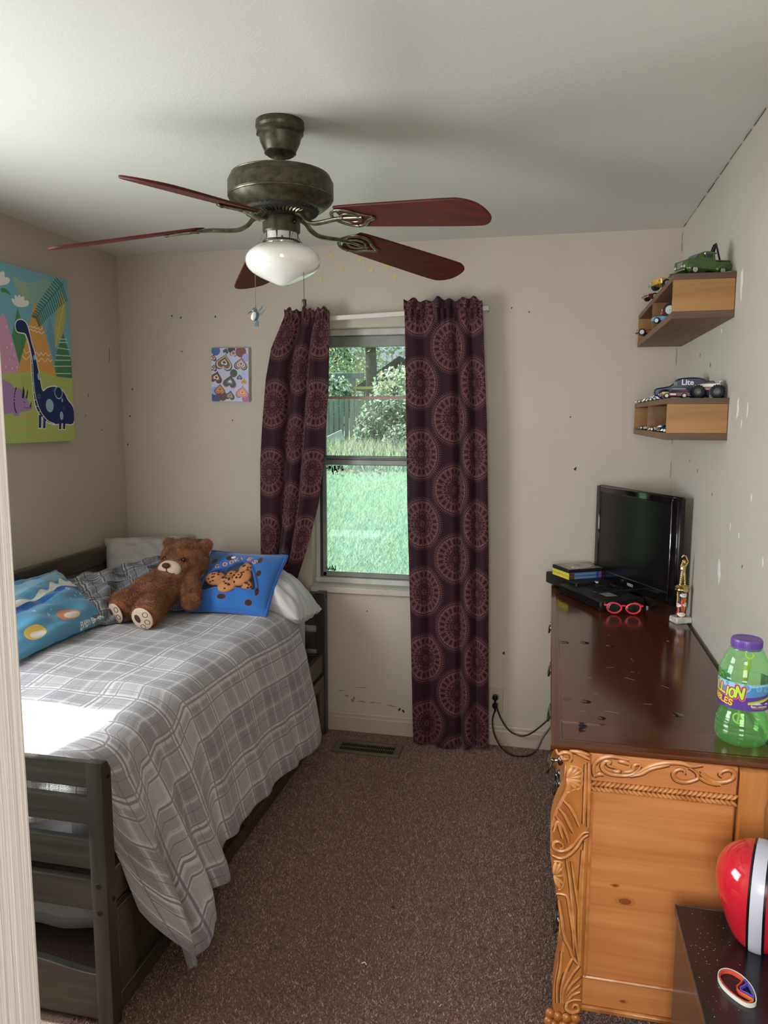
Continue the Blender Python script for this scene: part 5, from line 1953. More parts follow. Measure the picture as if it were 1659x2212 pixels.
def car(name, label, loc, rz, L, kind, col, col2=None, wheel=.085, width=.40, group=None, hubm=None, big=False, lift=0.0, rear=None):
    t = thing(name, label, 'toy car', loc, rz, group)
    bo, gl = BODIES[kind]
    wd = width * L
    S = lambda P: [(a * L, b_ * L + lift) for a, b_ in P]
    pb = spline(S(bo), 2, True) if kind in ('van', 'truck') else np.array(S(bo))
    MB().prism(pb, -wd / 2, wd / 2, 'y', b=.025 * L).build('car_body', paint(col), t, rel=False)
    if gl:
        MB().prism(S(gl), -wd * .40, wd * .40, 'y', b=.03 * L).build('cabin', M_win, t, rel=False)
        a, b_ = S(gl)[1], S(gl)[2]
        MB().box(b_[0], a[0], -wd * .37, wd * .37, a[1] - .006 * L, a[1] + .012 * L, .005 * L).build('car_roof', paint(col2 or col), t, rel=False)
    xw = (.30, -.30)
    for i, x in enumerate(xw):
        r_ = (wheel if not (rear and i) else rear) * L
        for s_ in (-1, 1):
            y = s_ * wd * (.5 if not big else .62)
            tw = (.09 if not big else .22) * L
            w = MB().lathe([(r_ * .62, -tw / 2), (r_ * .92, -tw / 2), (r_, -tw * .35), (r_, tw * .35), (r_ * .92, tw / 2), (r_ * .62, tw / 2)], (x * L, y, r_), 20, 'y').build('wheel', M_tyre, t, rel=False)
            mb = MB().lathe([(0, 0), (r_ * .2, .006 * L), (r_ * .62, .004 * L), (r_ * .66, -.01 * L)], (x * L, y + s_ * tw * .48, r_), 16, 'y')
            if s_ < 0:
                for k in range(len(mb.v)):
                    q = mb.v[k]
                    mb.v[k] = (q[0], 2 * (y + s_ * tw * .48) - q[1], q[2])
            mb.build('hub', hubm or M_hub, w, rel=False)
    mb = MB()
    mb.box(.485 * L, .51 * L, -wd * .46, wd * .46, .07 * L + lift, .10 * L + lift, .006 * L)
    mb.box(-.51 * L, -.49 * L, -wd * .46, wd * .46, .08 * L + lift, .11 * L + lift, .006 * L)
    mb.build('bumper', M_chrome, t, rel=False)
    mb = MB()
    for s_ in (-1, 1):
        mb.ell((.475 * L, s_ * wd * .36, .16 * L + lift), (.018 * L, .03 * L, .03 * L), nu=10, nv=6)
    mb.build('headlamp', M_hub, t, rel=False)
    return t


GU = 'toy vehicles on the upper shelf'
GLW = 'toy vehicles on the lower shelf'
# green tow truck, facing the bed side
t = car('tow_truck', 'green toy tow truck with a black boom on the upper shelf', (2.662, -1.0, ZU[1]), 204, .160, 'truck', '#3c5a28', wheel=.085, width=.42, group=GU)
L = .160
for s_ in (-1, 1):
    for x in (.30, -.30):
        MB().ell((x * L, s_ * .19 * L, .13 * L), (.15 * L, .07 * L, .10 * L), nu=16, nv=10).build('fender', paint('#3c5a28'), t, rel=False)
mb = MB()
mb.box(-.10 * L, .12 * L, -.2145 * L, .2145 * L, .325 * L, .405 * L, .01 * L)
mb.build('side_window', M_win, t, rel=False)
MB().add([(.232 * L, -.17 * L, .325 * L), (.232 * L, .17 * L, .325 * L), (.165 * L, .16 * L, .41 * L), (.165 * L, -.16 * L, .41 * L)], [(0, 1, 2, 3)]).build('windscreen', mat('toy_screen', '#55625a', .1), t, rel=False, smooth=0)
MB().box(.462 * L, .482 * L, -.08 * L, .08 * L, .13 * L, .25 * L, .01 * L).build('grille', M_chrome, t, rel=False)
MB().box(-.49 * L, -.14 * L, -.205 * L, .205 * L, .275 * L, .292 * L, .004 * L).build('bed_trim', mat('toy_brown', '#5b4436', .4), t, rel=False)
mb = MB()
for s_ in (-1, 1):
    mb.tube([(-.17 * L, s_ * .09 * L, .29 * L), (-.26 * L, s_ * .04 * L, .60 * L)], .014 * L, 8)
    mb.tube([(-.34 * L, s_ * .09 * L, .29 * L), (-.27 * L, s_ * .04 * L, .62 * L)], .018 * L, 8)
mb.tube([(-.2 * L, 0, .46 * L), (-.31 * L, 0, .46 * L)], .012 * L, 8)
mb.tube([(-.2 * L, 0, .46 * L), (-.29 * L, 0, .58 * L)], .012 * L, 8)
mb.tube([(-.24 * L, 0, .60 * L), (-.30 * L, 0, .64 * L)], .022 * L, 8)
mb.build('tow_boom', mat('toy_black', '#0d0d0e', .4), t, rel=False)
mb = MB()
for s_ in (-1, 1):
    mb.tube([(.06 * L, s_ * .22 * L, .32 * L), (.10 * L, s_ * .255 * L, .37 * L)], .009 * L, 6)
    mb.ell((.11 * L, s_ * .26 * L, .39 * L), (.02 * L, .015 * L, .03 * L), nu=10, nv=6)
mb.build('mirror', M_chrome, t, rel=False)
o = MB().lathe([(.012, 0), (.013, .004), (.006, .006), (0, .004)], (2.735, -1.045, ZU[1]), 16).build('glass_stopper', mat('clear_grey', '#8a8a86', .1))
tag(o, 'small grey glass knob behind the tow truck on the upper shelf', 'knob')

car('hot_rod', 'yellow toy hot rod with a black roof on the upper shelf', (2.612, -.76, ZU[1]), 205, .15, 'hotrod', '#d0a02a', '#2a1a14', wheel=.10, width=.42, group=GU, rear=.12)
car('toy_car', 'small dark red toy car with white wheels at the far end of the upper shelf', (2.602, -.52, ZU[1]), 200, .12, 'coupe', '#6e1a1c', wheel=.10, width=.46, group=GU)
t = car('toy_car', 'red toy car with large chrome wheels inside the upper shelf', (2.635, -.93, zu), 160, .15, 'coupe', '#a81e28', wheel=.15, width=.36, group=GU)
car('toy_car', 'pale blue and white toy wagon inside the upper shelf', (2.61, -.76, zu), 150, .12, 'wagon', '#5f8fb0', '#d8dadc', wheel=.09, width=.42, group=GU)
car('toy_car', 'dark red racing toy in the far cubby of the upper shelf', (2.61, -.36, zu), 160, .14, 'race', '#7a1a1e', wheel=.10, width=.42, group=GU)
o = MB().prism([(2.66, zu), (2.735, zu), (2.735, zu + .06), (2.70, zu + .062)], -.70, -.685, 'y', b=.002).build('blue_card', paint('#1c2f6a'))
tag(o, 'dark blue toy card leaning behind the red car in the upper shelf', 'card')

# blue delivery van
L = .185
t = car('delivery_van', 'dark blue toy delivery van with white lettering on the lower shelf', (2.662, -.72, ZL[1]), 178, L, 'van', '#1c2246', wheel=.085, width=.36, group=GLW)
for s_ in (-1, 1):
    for x in (.30, -.30):
        MB().ell((x * L, s_ * .155 * L, .12 * L), (.14 * L, .06 * L, .10 * L), nu=16, nv=10).build('fender', paint('#1c2246'), t, rel=False)
MB().box(.075 * L, .15 * L, -.181 * L, .181 * L, .27 * L, .36 * L, .008 * L).build('side_window', mat('grey_window', '#7c7a78', .15), t, rel=False)
wl_ = mat('white_lettering', '#e9e9ec', .4)
lettering('Lite', 'lettering', .027, wl_, t, (-.10 * L, .181 * L, .335 * L), (R(90), 0, R(180)))
lettering('Lite', 'lettering', .027, wl_, t, (-.10 * L, -.181 * L, .335 * L), (R(90), 0, 0))
# small custom wagon parked before the van
t = car('toy_car', 'small white and dark red toy wagon parked beside the blue van', (2.598, -1.025, ZL[1]), 178, .088, 'wagon', '#5c1a22', '#d8d4cc', wheel=.095, width=.34, group=GLW)
MB().box(.20 * .088, .47 * .088, -.175 * .088, .175 * .088, .12 * .088, .235 * .088, .004).build('hood', paint('#c4c23c'), t, rel=False)
MB().box(-.05 * .088, .21 * .088, -.176 * .088, .176 * .088, .09 * .088, .20 * .088, .003).build('door_panel', paint('#d8d4cc'), t, rel=False)
# monster truck
L = .086
t = thing('monster_truck', 'toy monster truck with huge black tyres on the lower shelf', 'toy car', (2.70, -1.0, ZL[1]), 165, GLW)
for x in (.30, -.36):
    for s_ in (-1, 1):
        r_, tw = .24 * L, .26 * L
        w = MB().lathe([(r_ * .5, -tw / 2), (r_ * .8, -tw / 2), (r_, -tw * .36), (r_, tw * .36), (r_ * .8, tw / 2), (r_ * .5, tw / 2)], (x * L, s_ * .30 * L, r_), 22, 'y')
        for k in range(18):
            a = 2 * PI * k / 18
            w.ell((x * L + r_ * math.cos(a), s_ * .30 * L, r_ + r_ * math.sin(a)), (.03 * L, tw * .42, .03 * L), nu=6, nv=4)
        wo = w.build('wheel', M_tyre, t, rel=False)
        MB().lathe([(0, -.01 * L), (r_ * .5, -.01 * L), (r_ * .56, 0), (r_ * .5, .01 * L), (0, .01 * L)], (x * L, s_ * (.30 * L + tw * .47), r_), 18, 'y').build('hub', mat('hub_grey', '#4a4a4c', .4), wo, rel=False)
MB().prism([(-.45 * L, .40 * L), (.40 * L, .40 * L), (.5 * L, .44 * L), (.42 * L, .50 * L), (.15 * L, .54 * L), (-.45 * L, .55 * L)], -.2 * L, .2 * L, 'y', b=.03 * L).build('car_body', paint('#d8d4d2'), t, rel=False)
MB().prism([(.14 * L, .53 * L), (.02 * L, .64 * L), (-.2 * L, .64 * L), (-.3 * L, .54 * L)], -.17 * L, .17 * L, 'y', b=.03 * L).build('cabin', M_win, t, rel=False)
mb = MB()
for x in (.3, -.36):
    mb.tube([(x * L, -.3 * L, .24 * L), (x * L, .3 * L, .24 * L)], .03 * L, 8)
    for s_ in (-1, 1):
        mb.tube([(x * L, s_ * .16 * L, .24 * L), (x * L * .8, s_ * .12 * L, .44 * L)], .025 * L, 8)
mb.box(-.4 * L, .34 * L, -.1 * L, .1 * L, .30 * L, .40 * L, .01 * L)
mb.build('chassis', paint('#8e1c2a'), t, rel=False)
MB().box(-.52 * L, -.36 * L, -.22 * L, .22 * L, .60 * L, .625 * L, .006 * L).build('spoiler', paint('#a9a294'), t, rel=False)
mb = MB()
for s_ in (-1, 1):
    mb.tube([(-.42 * L, s_ * .16 * L, .54 * L), (-.44 * L, s_ * .16 * L, .61 * L)], .012 * L, 6)
mb.build('spoiler_stay', M_chrome, t, rel=False)
# row of little cars along the far end of the lower shelf, and inside its cubbies
row = [(-.20, '#6b1f1c', 'coupe', 'maroon'), (-.33, '#c79a3a', 'race', 'gold'), (-.46, '#d9b06a', 'wagon', 'tan'), (-.58, '#2a2a2c', 'coupe', 'black'), (-.69, '#b8b4b0', 'hotrod', 'silver')]
for y, c, k, w in row:
    car('toy_car', w + ' miniature toy car in the row on top of the lower shelf', (2.60, y, ZL[1]), 172, .07, k, c, wheel=.10, width=.44, group='miniature cars on top of the lower shelf')
ins = [(2.615, -.22, '#d6d4d0', 'race', 'white', 0), (2.64, -.34, '#7c1f24', 'coupe', 'dark red', 0), (2.61, -.45, '#b7bcc4', 'wagon', 'silver', 0), (2.655, -.50, '#d9d5cf', 'hotrod', 'off-white', 0),
       (2.605, -.66, '#d8502a', 'coupe', 'orange', 1), (2.61, -.77, '#2c5a9a', 'wagon', 'blue', 1), (2.655, -.80, '#23456e', 'hotrod', 'navy', 1), (2.605, -.88, '#d2b23a', 'race', 'yellow', 1), (2.605, -.98, '#d4d0b8', 'coupe', 'cream', 1)]
for x, y, c, k, w, near in ins:
    car('toy_car', w + ' miniature toy car in the ' + ('near' if near else 'far') + ' cubby of the lower shelf', (x, y, zl), 172 + 25 * math.sin(y * 40), .07, k, c, wheel=.10, width=.44, group='miniature cars inside the lower shelf')

# ================================================================== ceiling fan
FX, FY = 1.442, -1.481
M_brz = mat('aged_bronze', '#55503f', .38, metal=.55, col2='#3a352a', vs=55, bump=.15, bs=200, bdist=.001)
M_brzl = mat('bronze_edge', '#7a735c', .3, metal=.7, col2='#4a4435', vs=40)
M_blade = wood('mahogany_blade', '#5a1a18', '#3c1010', 'x', .55, fine=40, coat=0, bump=.05, spec=.25)
M_opal = mat('opal_glass', '#f0efe9', .08, coat=.6, sss=.15)
fan = thing('ceiling_fan', 'five-blade ceiling fan in aged bronze with mahogany blades and opal lamp globe', 'ceiling fan', (FX, FY, CH))


def lz(prof, name, m, parent=fan, seg=56):
    return MB().lathe(prof, (FX, FY, 0), seg).build(name, m, parent, smooth=22)


cn = lz([(.068, 2.44), (.069, 2.425), (.066, 2.418), (.066, 2.408), (.060, 2.402), (.056, 2.385), (.047, 2.366), (.044, 2.36), (.045, 2.356), (.036, 2.350), (.016, 2.349), (0, 2.349)], 'canopy', M_brz)
for s_ in (-1, 1):
    MB().ell((FX + s_ * .067, FY, 2.413), .005, nu=10, nv=6).build('screw', M_dark, cn)
lz([(.0125, 2.36), (.0125, 2.30), (.0125, 2.295)], 'down_rod', M_brz)
lz([(.013, 2.325), (.018, 2.322), (.018, 2.312), (.024, 2.306), (.026, 2.298), (0, 2.298)], 'rod_collar', M_black)
mo = lz([(0, 2.301), (.08, 2.300), (.125, 2.296), (.141, 2.290), (.146, 2.282), (.1465, 2.276), (.150, 2.274), (.150, 2.238), (.147, 2.234), (.148, 2.230), (.142, 2.222), (.130, 2.212), (.118, 2.204), (.108, 2.200)], 'motor_housing', M_brz)
for z, r_ in ((2.2915, .1385), (2.2345, .1475)):
    MB().tube([(FX + r_ * math.cos(w), FY + r_ * math.sin(w), z) for w in np.linspace(0, 2 * PI, 64, endpoint=False)], .0028, 6, closed=True).build('rim', M_brzl, mo)
lz([(.108, 2.2), (.104, 2.192), (.060, 2.190), (0, 2.19)], 'vent_well', mat('vent_black', '#15140f', .7), mo)
for k in range(44):
    w = 2 * PI * k / 44
    c, s_ = math.cos(w), math.sin(w)
    MB().tube([(FX + .108 * c, FY + .108 * s_, 2.201), (FX + .066 * c, FY + .066 * s_, 2.188)], .0034, 5).build('vent_rib', M_brzl, mo)
lz([(.066, 2.192), (.068, 2.186), (.060, 2.180), (.0, 2.18)], 'flywheel', M_black)
sh = lz([(.052, 2.18), (.0535, 2.176), (.0535, 2.142), (.050, 2.137), (0, 2.137)], 'switch_housing', M_brz)
MB().ell((FX + .048, FY - .024, 2.163), .006, nu=10, nv=6).build('reverse_switch', M_black, sh)
lz([(.048, 2.138), (.0485, 2.136), (.0485, 2.112), (.045, 2.108), (0, 2.108)], 'lamp_fitter', M_chrome)
MB().tube([(FX + .051 * math.cos(w), FY + .051 * math.sin(w), 2.114) for w in np.linspace(0, 2 * PI, 48, endpoint=False)], .0028, 6, closed=True).build('fitter_ring', M_brz, sh)
for k in range(3):
    w = 2 * PI * k / 3 + .9
    MB().tube([(FX + .042 * math.cos(w), FY + .042 * math.sin(w), 2.118), (FX + .060 * math.cos(w), FY + .060 * math.sin(w), 2.118)], .0028, 8).build('thumbscrew', M_brzl, sh)
gp = spline([(.044, 2.112), (.052, 2.107), (.078, 2.098), (.098, 2.084), (.1075, 2.066), (.104, 2.046), (.090, 2.030), (.066, 2.016), (.040, 2.004), (.018, 1.995), (.004, 1.992), (0, 1.992)], 4)
FX += .004
lz([(max(0, a), b_) for a, b_ in gp], 'globe', M_opal)
FX -= .004
BZ = 2.180
for k in range(5):
    ang = R(-24 + 72 * k)
    pit = R(13)
    c, s_ = math.cos(ang), math.sin(ang)
    dr_ = R(7.2)                          # the arms droop a little
    ex = np.array([c * math.cos(dr_), s_ * math.cos(dr_), -math.sin(dr_)])
    et = np.array([-s_, c, 0])            # sideways
    up = np.cross(ex, et)
    e1 = et * math.cos(pit) - up * math.sin(pit)
    e2 = np.cross(ex, e1)
    org = np.array([FX, FY, BZ])
    M3 = np.stack([ex, e1, e2], 1)
    out = spline([(.235, -.045), (.225, 0), (.235, .045), (.26, .058), (.45, .066), (.60, .070), (.645, .062), (.670, .030), (.674, -.010), (.664, -.045), (.635, -.066), (.60, -.070), (.45, -.066), (.26, -.058)], 3, True)
    mb = MB().xf(M3, org)
    mb.prism(out, -.003, .003, 'z', b=.0012)
    bl_ = mb.build('blade', M_blade, fan)
    # iron: a bent arm from the motor and an openwork leaf under the blade
    mb = MB()
    a0 = org + ex * .060 + up * .012
    mb.tube(spline([a0, org + ex * .082 + up * .006, org + ex * .100 - up * .008, org + ex * .125 - up * .016, org + ex * .16 - up * .014, org + ex * .20 - up * .008, org + ex * .235 - up * .005], 5), .0085, 10, flat=(1.2, .7))
    mb.xf(M3, org)
    for sg in (-1, 1):
        mb.tube(spline([(.20, 0, -.007), (.215, sg * .030, -.006), (.245, sg * .046, -.006), (.28, sg * .040, -.006), (.305, sg * .018, -.006), (.335, sg * .004, -.006)], 5), .0055, 8, flat=(1, .6))
        mb.tube(spline([(.225, sg * .006, -.006), (.25, sg * .022, -.006), (.275, sg * .020, -.006), (.29, sg * .006, -.006)], 5), .004, 8, flat=(1, .6))
        mb.ell((.255, sg * .045, -.008), (.006, .006, .003), nu=10, nv=6)
    mb.tube([(.21, 0, -.006), (.30, 0, -.006)], .006, 8, flat=(1, .6))
    mb.ell((.335, 0, -.007), (.008, .007, .004), nu=10, nv=6)
    mb.build('blade_iron', M_brzl, bl_)


def beads(pts, r_, name, m, parent):
    q = spline(pts, 10)
    mb = MB()
    d = np.concatenate([[0], np.cumsum(np.linalg.norm(np.diff(q, axis=0), axis=1))])
    for s_ in np.arange(0, d[-1], r_ * 2.5):
        mb.ell([np.interp(s_, d, q[:, i]) for i in range(3)], r_, nu=6, nv=4)
    return mb.build(name, m, parent)


beads([(FX - .05, FY - .025, 2.13), (FX - .075, FY - .03, 2.07), (1.371, FY - .03, 2.02), (1.371, FY - .03, 1.925)], .0014, 'pull_chain', mat('brass_chain', '#9a8a5c', .3, metal=.8), fan)
q = [(FX + .052, FY - .02, 2.14), (FX + .062, FY - .03, 2.115), (FX + .074, FY - .03, 2.095), (1.517, FY - .03, 2.06), (1.518, FY - .03, 1.945)]
ch = beads(q, .0014, 'pull_chain', mat('dark_chain', '#3a342c', .35, metal=.7), fan)
MB().lathe([(.003, 1.948), (.0065, 1.946), (.0065, 1.929), (.0055, 1.927), (0, 1.927)], (1.518, FY - .03, 0), 14).build('chain_weight', M_black, ch)
# humming bird ornament on the other chain
t = thing('hummingbird_ornament', 'tiny hummingbird figure hanging from the fan pull chain', 'ornament', (1.371, FY - .03, 1.895))
M_bb = mat('bird_blue', '#4f6a78', .4)
mb = MB().ell((1.370, -1.511, 1.905), (.010, .009, .015), rotm(0, 20, 0), 16, 10)
mb.ell((1.367, -1.511, 1.921), (.0085, .008, .008), nu=12, nv=8)
mb.tube([(1.371, -1.511, 1.929), (1.371, -1.511, 1.936)], .001, 6)
mb.build('body', M_bb, t)
MB().ell((1.367, -1.5155, 1.904), (.0085, .007, .013), rotm(0, 20, 0), 14, 8).build('white_breast', M_white, t)
MB().tube([(1.361, -1.512, 1.920), (1.347, -1.516, 1.911)], [.002, .0006], 6).build('beak', M_dark, t)
MB().prism([(1.372, 1.894), (1.378, 1.892), (1.380, 1.874), (1.374, 1.876), (1.366, 1.877)], -1.512, -1.509, 'y', b=.0005).build('tail', M_bb, t)
MB().prism([(1.376, 1.910), (1.386, 1.914), (1.404, 1.930), (1.398, 1.919), (1.388, 1.907)], -1.511, -1.5095, 'y', b=.0003).build('wing', mat('bird_wing', '#7d8a8c', .4), t)
MB().prism([(1.376, 1.911), (1.384, 1.919), (1.396, 1.934), (1.394, 1.924)], -1.520, -1.5185, 'y', b=.0003).build('wing', M_bb, t)
# cobweb between rod and motor
g = np.random.default_rng(4)
mb = MB()
for k in range(34):
    a = (FX - .012 + g.uniform(-.004, .004), FY + g.uniform(-.012, .012), 2.30 + g.uniform(.02, .06))
    b_ = (FX - g.uniform(.02, .06), FY + g.uniform(-.02, .02), 2.300)
    m_ = tuple((a[i] + b_[i]) / 2 + g.uniform(-.006, .006) for i in range(3))
    mb.tube([a, m_, b_], .0005, 4)
o = mb.build('cobweb', mat('cobweb', '#b3a79c', .9))
tag(o, 'dusty cobweb between the fan rod and motor housing', 'cobweb', kind='stuff')

# ================================================================== curtains
S_ = 1024


def mandala(p, cx, cy, r_, hue):
    """One medallion, r_ in units of the picture width."""
    gx, gy = np.meshgrid(p.X, p.Y)
    dx = (gx - cx + .5) % 1 - .5
    dy = ((gy - cy + .5) % 1 - .5) * p.asp
    d = np.hypot(dx, dy) / r_
    th = np.arctan2(dy, dx)
    m = np.zeros_like(d)

    def ring(a, w):
        return np.clip(1 - np.abs(d - a) / w, 0, 1)
    m = np.maximum(m, ring(.97, .018))
    m = np.maximum(m, ring(.90, .014))
    m = np.maximum(m, ((d > 1.0) & (d < 1.08) & (np.abs(np.sin(th * 36)) < .28)) * .8)
    k = np.abs(((th * 20 / (2 * PI)) % 1) - .5) * 2            # 0 at spoke, 1 between
    spoke = ((d > .60) & (d < .86) & (k > .58 + .30 * np.abs((d - .73) / .13) ** 2 * .6 - .1)) * .5
    m = np.maximum(m, spoke)
    m = np.maximum(m, ((d > .82) & (d < .90)) * (.4 + .3 * (np.sin(th * 40) > 0)))
    m = np.maximum(m, ((d > .55) & (d < .62)) * (.25 + .45 * (np.sin(th * 40 + 1) > 0)))
    m = np.maximum(m, ring(.54, .016) * .8)
    m = np.maximum(m, ((d > .36) & (d < .54)) * (.55 * (np.abs(np.sin(th * 12 + 9 * d)) < .3) + .5 * (np.abs(np.sin(th * 12 - 9 * d)) < .25)))
    pet = .42 * np.abs(np.cos(th * 4)) ** .7
    m = np.maximum(m, np.clip(1 - np.abs(d - pet) / .022, 0, 1) * (d < .45))
    pet2 = .28 * np.abs(np.cos(th * 4)) ** .7
    m = np.maximum(m, np.clip(1 - np.abs(d - pet2) / .018, 0, 1) * (d < .3) * .8)
    m = np.maximum(m, ring(.12, .02))
    m = np.maximum(m, ring(.06, .02))
    ins = np.clip((1.0 - d) / .02, 0, 1)[..., None]
    p.a = p.a * (1 - ins * .45) + srgb('#320b16') * ins * .45
    p.a = p.a * (1 - m[..., None] * .85) + srgb(hue) * m[..., None] * .9


p = Paint(S_, 848, '#280a19')
p.a *= 1 + .18 * np.sin(p.X * 2 * PI * 3)[None, :, None] * .5
mandala(p, .30, .5, .298, '#8a685e')
mandala(p, .80, .0, .298, '#8a685e')
CURT = p.image('curtain_medallions')
M_curt = imgmat('curtain_cloth', CURT, .72, sheen=.12, bump=.12, bs=900, spec=.25, bdist=.001)
TW, TH = .40, .331          # size of one repeat in metres


def curtain(name, label, left, right, ztop, zbot, y0, folds, phase, uoff, voff, seed, cloth):
    """left/right: edge x at height z; folds: list of (centre 0..1, depth, width); cloth: cloth width in metres."""
    t = thing(name, label, 'curtain', ((left(ztop) + right(ztop)) / 2, y0, ztop))
    nu, nv = 150, 110
    g = np.random.default_rng(seed)
    ph = g.uniform(0, 6.28, 8)

    def section(u, h):
        off = 0.0
        sq = 0.0
        for c, dp, w in folds:
            e = (u - c) / w
            off += dp * math.exp(-e * e)
            sq += math.tanh(e)
        return off

    # arc length of the folded section at mid height gives the print its compression in the folds
    us = np.linspace(0, 1, 600)
    wid = right((ztop + zbot) / 2) - left((ztop + zbot) / 2)
    sec = np.array([section(u, .5) for u in us])
    dl_ = np.hypot(np.diff(us) * wid, np.diff(sec) * 1.5)
    arc_ = np.concatenate([[0], np.cumsum(dl_)])
    arc_ *= cloth / arc_[-1]
    v, uvs, f = [], [], []
    for j in range(nv + 1):
        h = j / nv
        z = ztop - (ztop - zbot) * h
        for i in range(nu + 1):
            u = i / nu
            x = left(z) + (right(z) - left(z)) * u
            a = .35 + .65 * min(1, h * 6)
            d = section(u + .012 * math.sin(3 * h + ph[0]), h) * a
            d += .004 * math.sin(26 * u + ph[1]) * (1 - .5 * h) + .004 * math.sin(9 * u + 5 * h + ph[2])
            top = math.exp(-(h / .022) ** 2)
            d += top * .010 * math.sin(75 * u + ph[3]) + math.exp(-((h - .03) / .012) ** 2) * .006 * math.sin(90 * u + ph[4])
            zz = z
            if j == 0:
                zz += .007 * math.sin(60 * u + ph[5]) + .006 * math.sin(23 * u)
            if j == nv:
                zz += .010 * math.sin(5 * u + ph[6])
            y = y0 - d
            v.append((x, y, zz))
            uvs.append((uoff + float(np.interp(u, us, arc_)) / TW, voff + (z - 1.0) / TH))
    for j in range(nv):
        for i in range(nu):
            k = j * (nu + 1) + i
            f.append((k, k + 1, k + nu + 2, k + nu + 1))
    o = MB().add(v, f, uv=uvs).build('cloth', M_curt, t, smooth=180)
    s2 = o.modifiers.new('thickness', 'SOLIDIFY')
    s2.thickness = .0015
    # the loose ruffle that stands above the rod
    mb = MB()
    mb.T = None
    hv, hu, hf = [], [], []
    for j in range(5):
        for i in range(121):
            u = i / 120
            z = ztop - .03 + .042 * j / 4
            x = left(ztop) + (right(ztop) - left(ztop)) * u
            hv.append((x, y0 - .012 - .006 * math.sin(55 * u + ph[3]) - .006 * j / 4 * math.sin(31 * u + ph[7]) - .35 * section(u, 0), z + (.007 * math.sin(41 * u + ph[5]) + .006 * math.sin(17 * u)) * j / 4))
            hu.append((uoff + float(np.interp(u, us, arc_)) / TW, voff + (z - 1.0) / TH))
    for j in range(4):
        for i in range(120):
            k = j * 121 + i
            hf.append((k, k + 1, k + 122, k + 121))
    h_ = MB().add(hv, hf, uv=hu).build('header_ruffle', M_curt, t, smooth=180)
    s3 = h_.modifiers.new('thickness', 'SOLIDIFY')
    s3.thickness = .0015
    return t


def lerp_tab(*tab):
    Z = [a for a, _ in tab][::-1]
    X_ = [b_ for _, b_ in tab][::-1]
    return lambda z: float(np.interp(z, Z, X_))


curtain('curtain', 'left burgundy medallion curtain, swept aside behind the bed', lerp_tab((2.13, .955), (2.08, .938), (1.95, .878), (1.8, .848), (1.6, .828), (1.4, .813), (1.0, .805), (.78, .803)),
        lerp_tab((2.13, 1.176), (1.75, 1.166), (1.40, 1.138), (1.21, 1.112), (1.03, 1.066), (.85, 1.008), (.78, .985)), 2.115, .79, -.100,
        [(.20, .030, .16), (.46, -.012, .06), (.54, .024, .07), (.78, .030, .14), (.38, -.02, .03), (.66, -.02, .03)], 0, .12, .45, 3, .54)
curtain('curtain', 'right burgundy medallion curtain hanging to the carpet', lerp_tab((2.15, 1.533), (1.2, 1.553), (.6, 1.575), (.02, 1.592)),
        lerp_tab((2.15, 1.893), (1.6, 1.925), (1.0, 1.945), (.02, 1.962)), 2.14, .012, -.098,
        [(.10, .022, .12), (.25, -.014, .05), (.45, .026, .16), (.64, -.022, .035), (.74, .026, .07), (.84, -.018, .03), (.95, .020, .07)], 0, .086, .157, 5, .57)
rod = thing('curtain_rod', 'flat white curtain rod running between the two curtains', 'curtain rod', (1.42, -.08, 2.095))
RM2 = rotm(0, -2.0, 0)
MB().xf(RM2, (1.42, -.066, 2.096)).box(-.50, .50, -.005, .003, -.011, .011, .002).build('bar', M_white, rod)
for x, z in ((.925, 2.080), (1.915, 2.113)):
    MB().box(x - .004, x + .004, -.074, -.001, z - .010, z + .010, .002).build('bracket', M_white, rod)

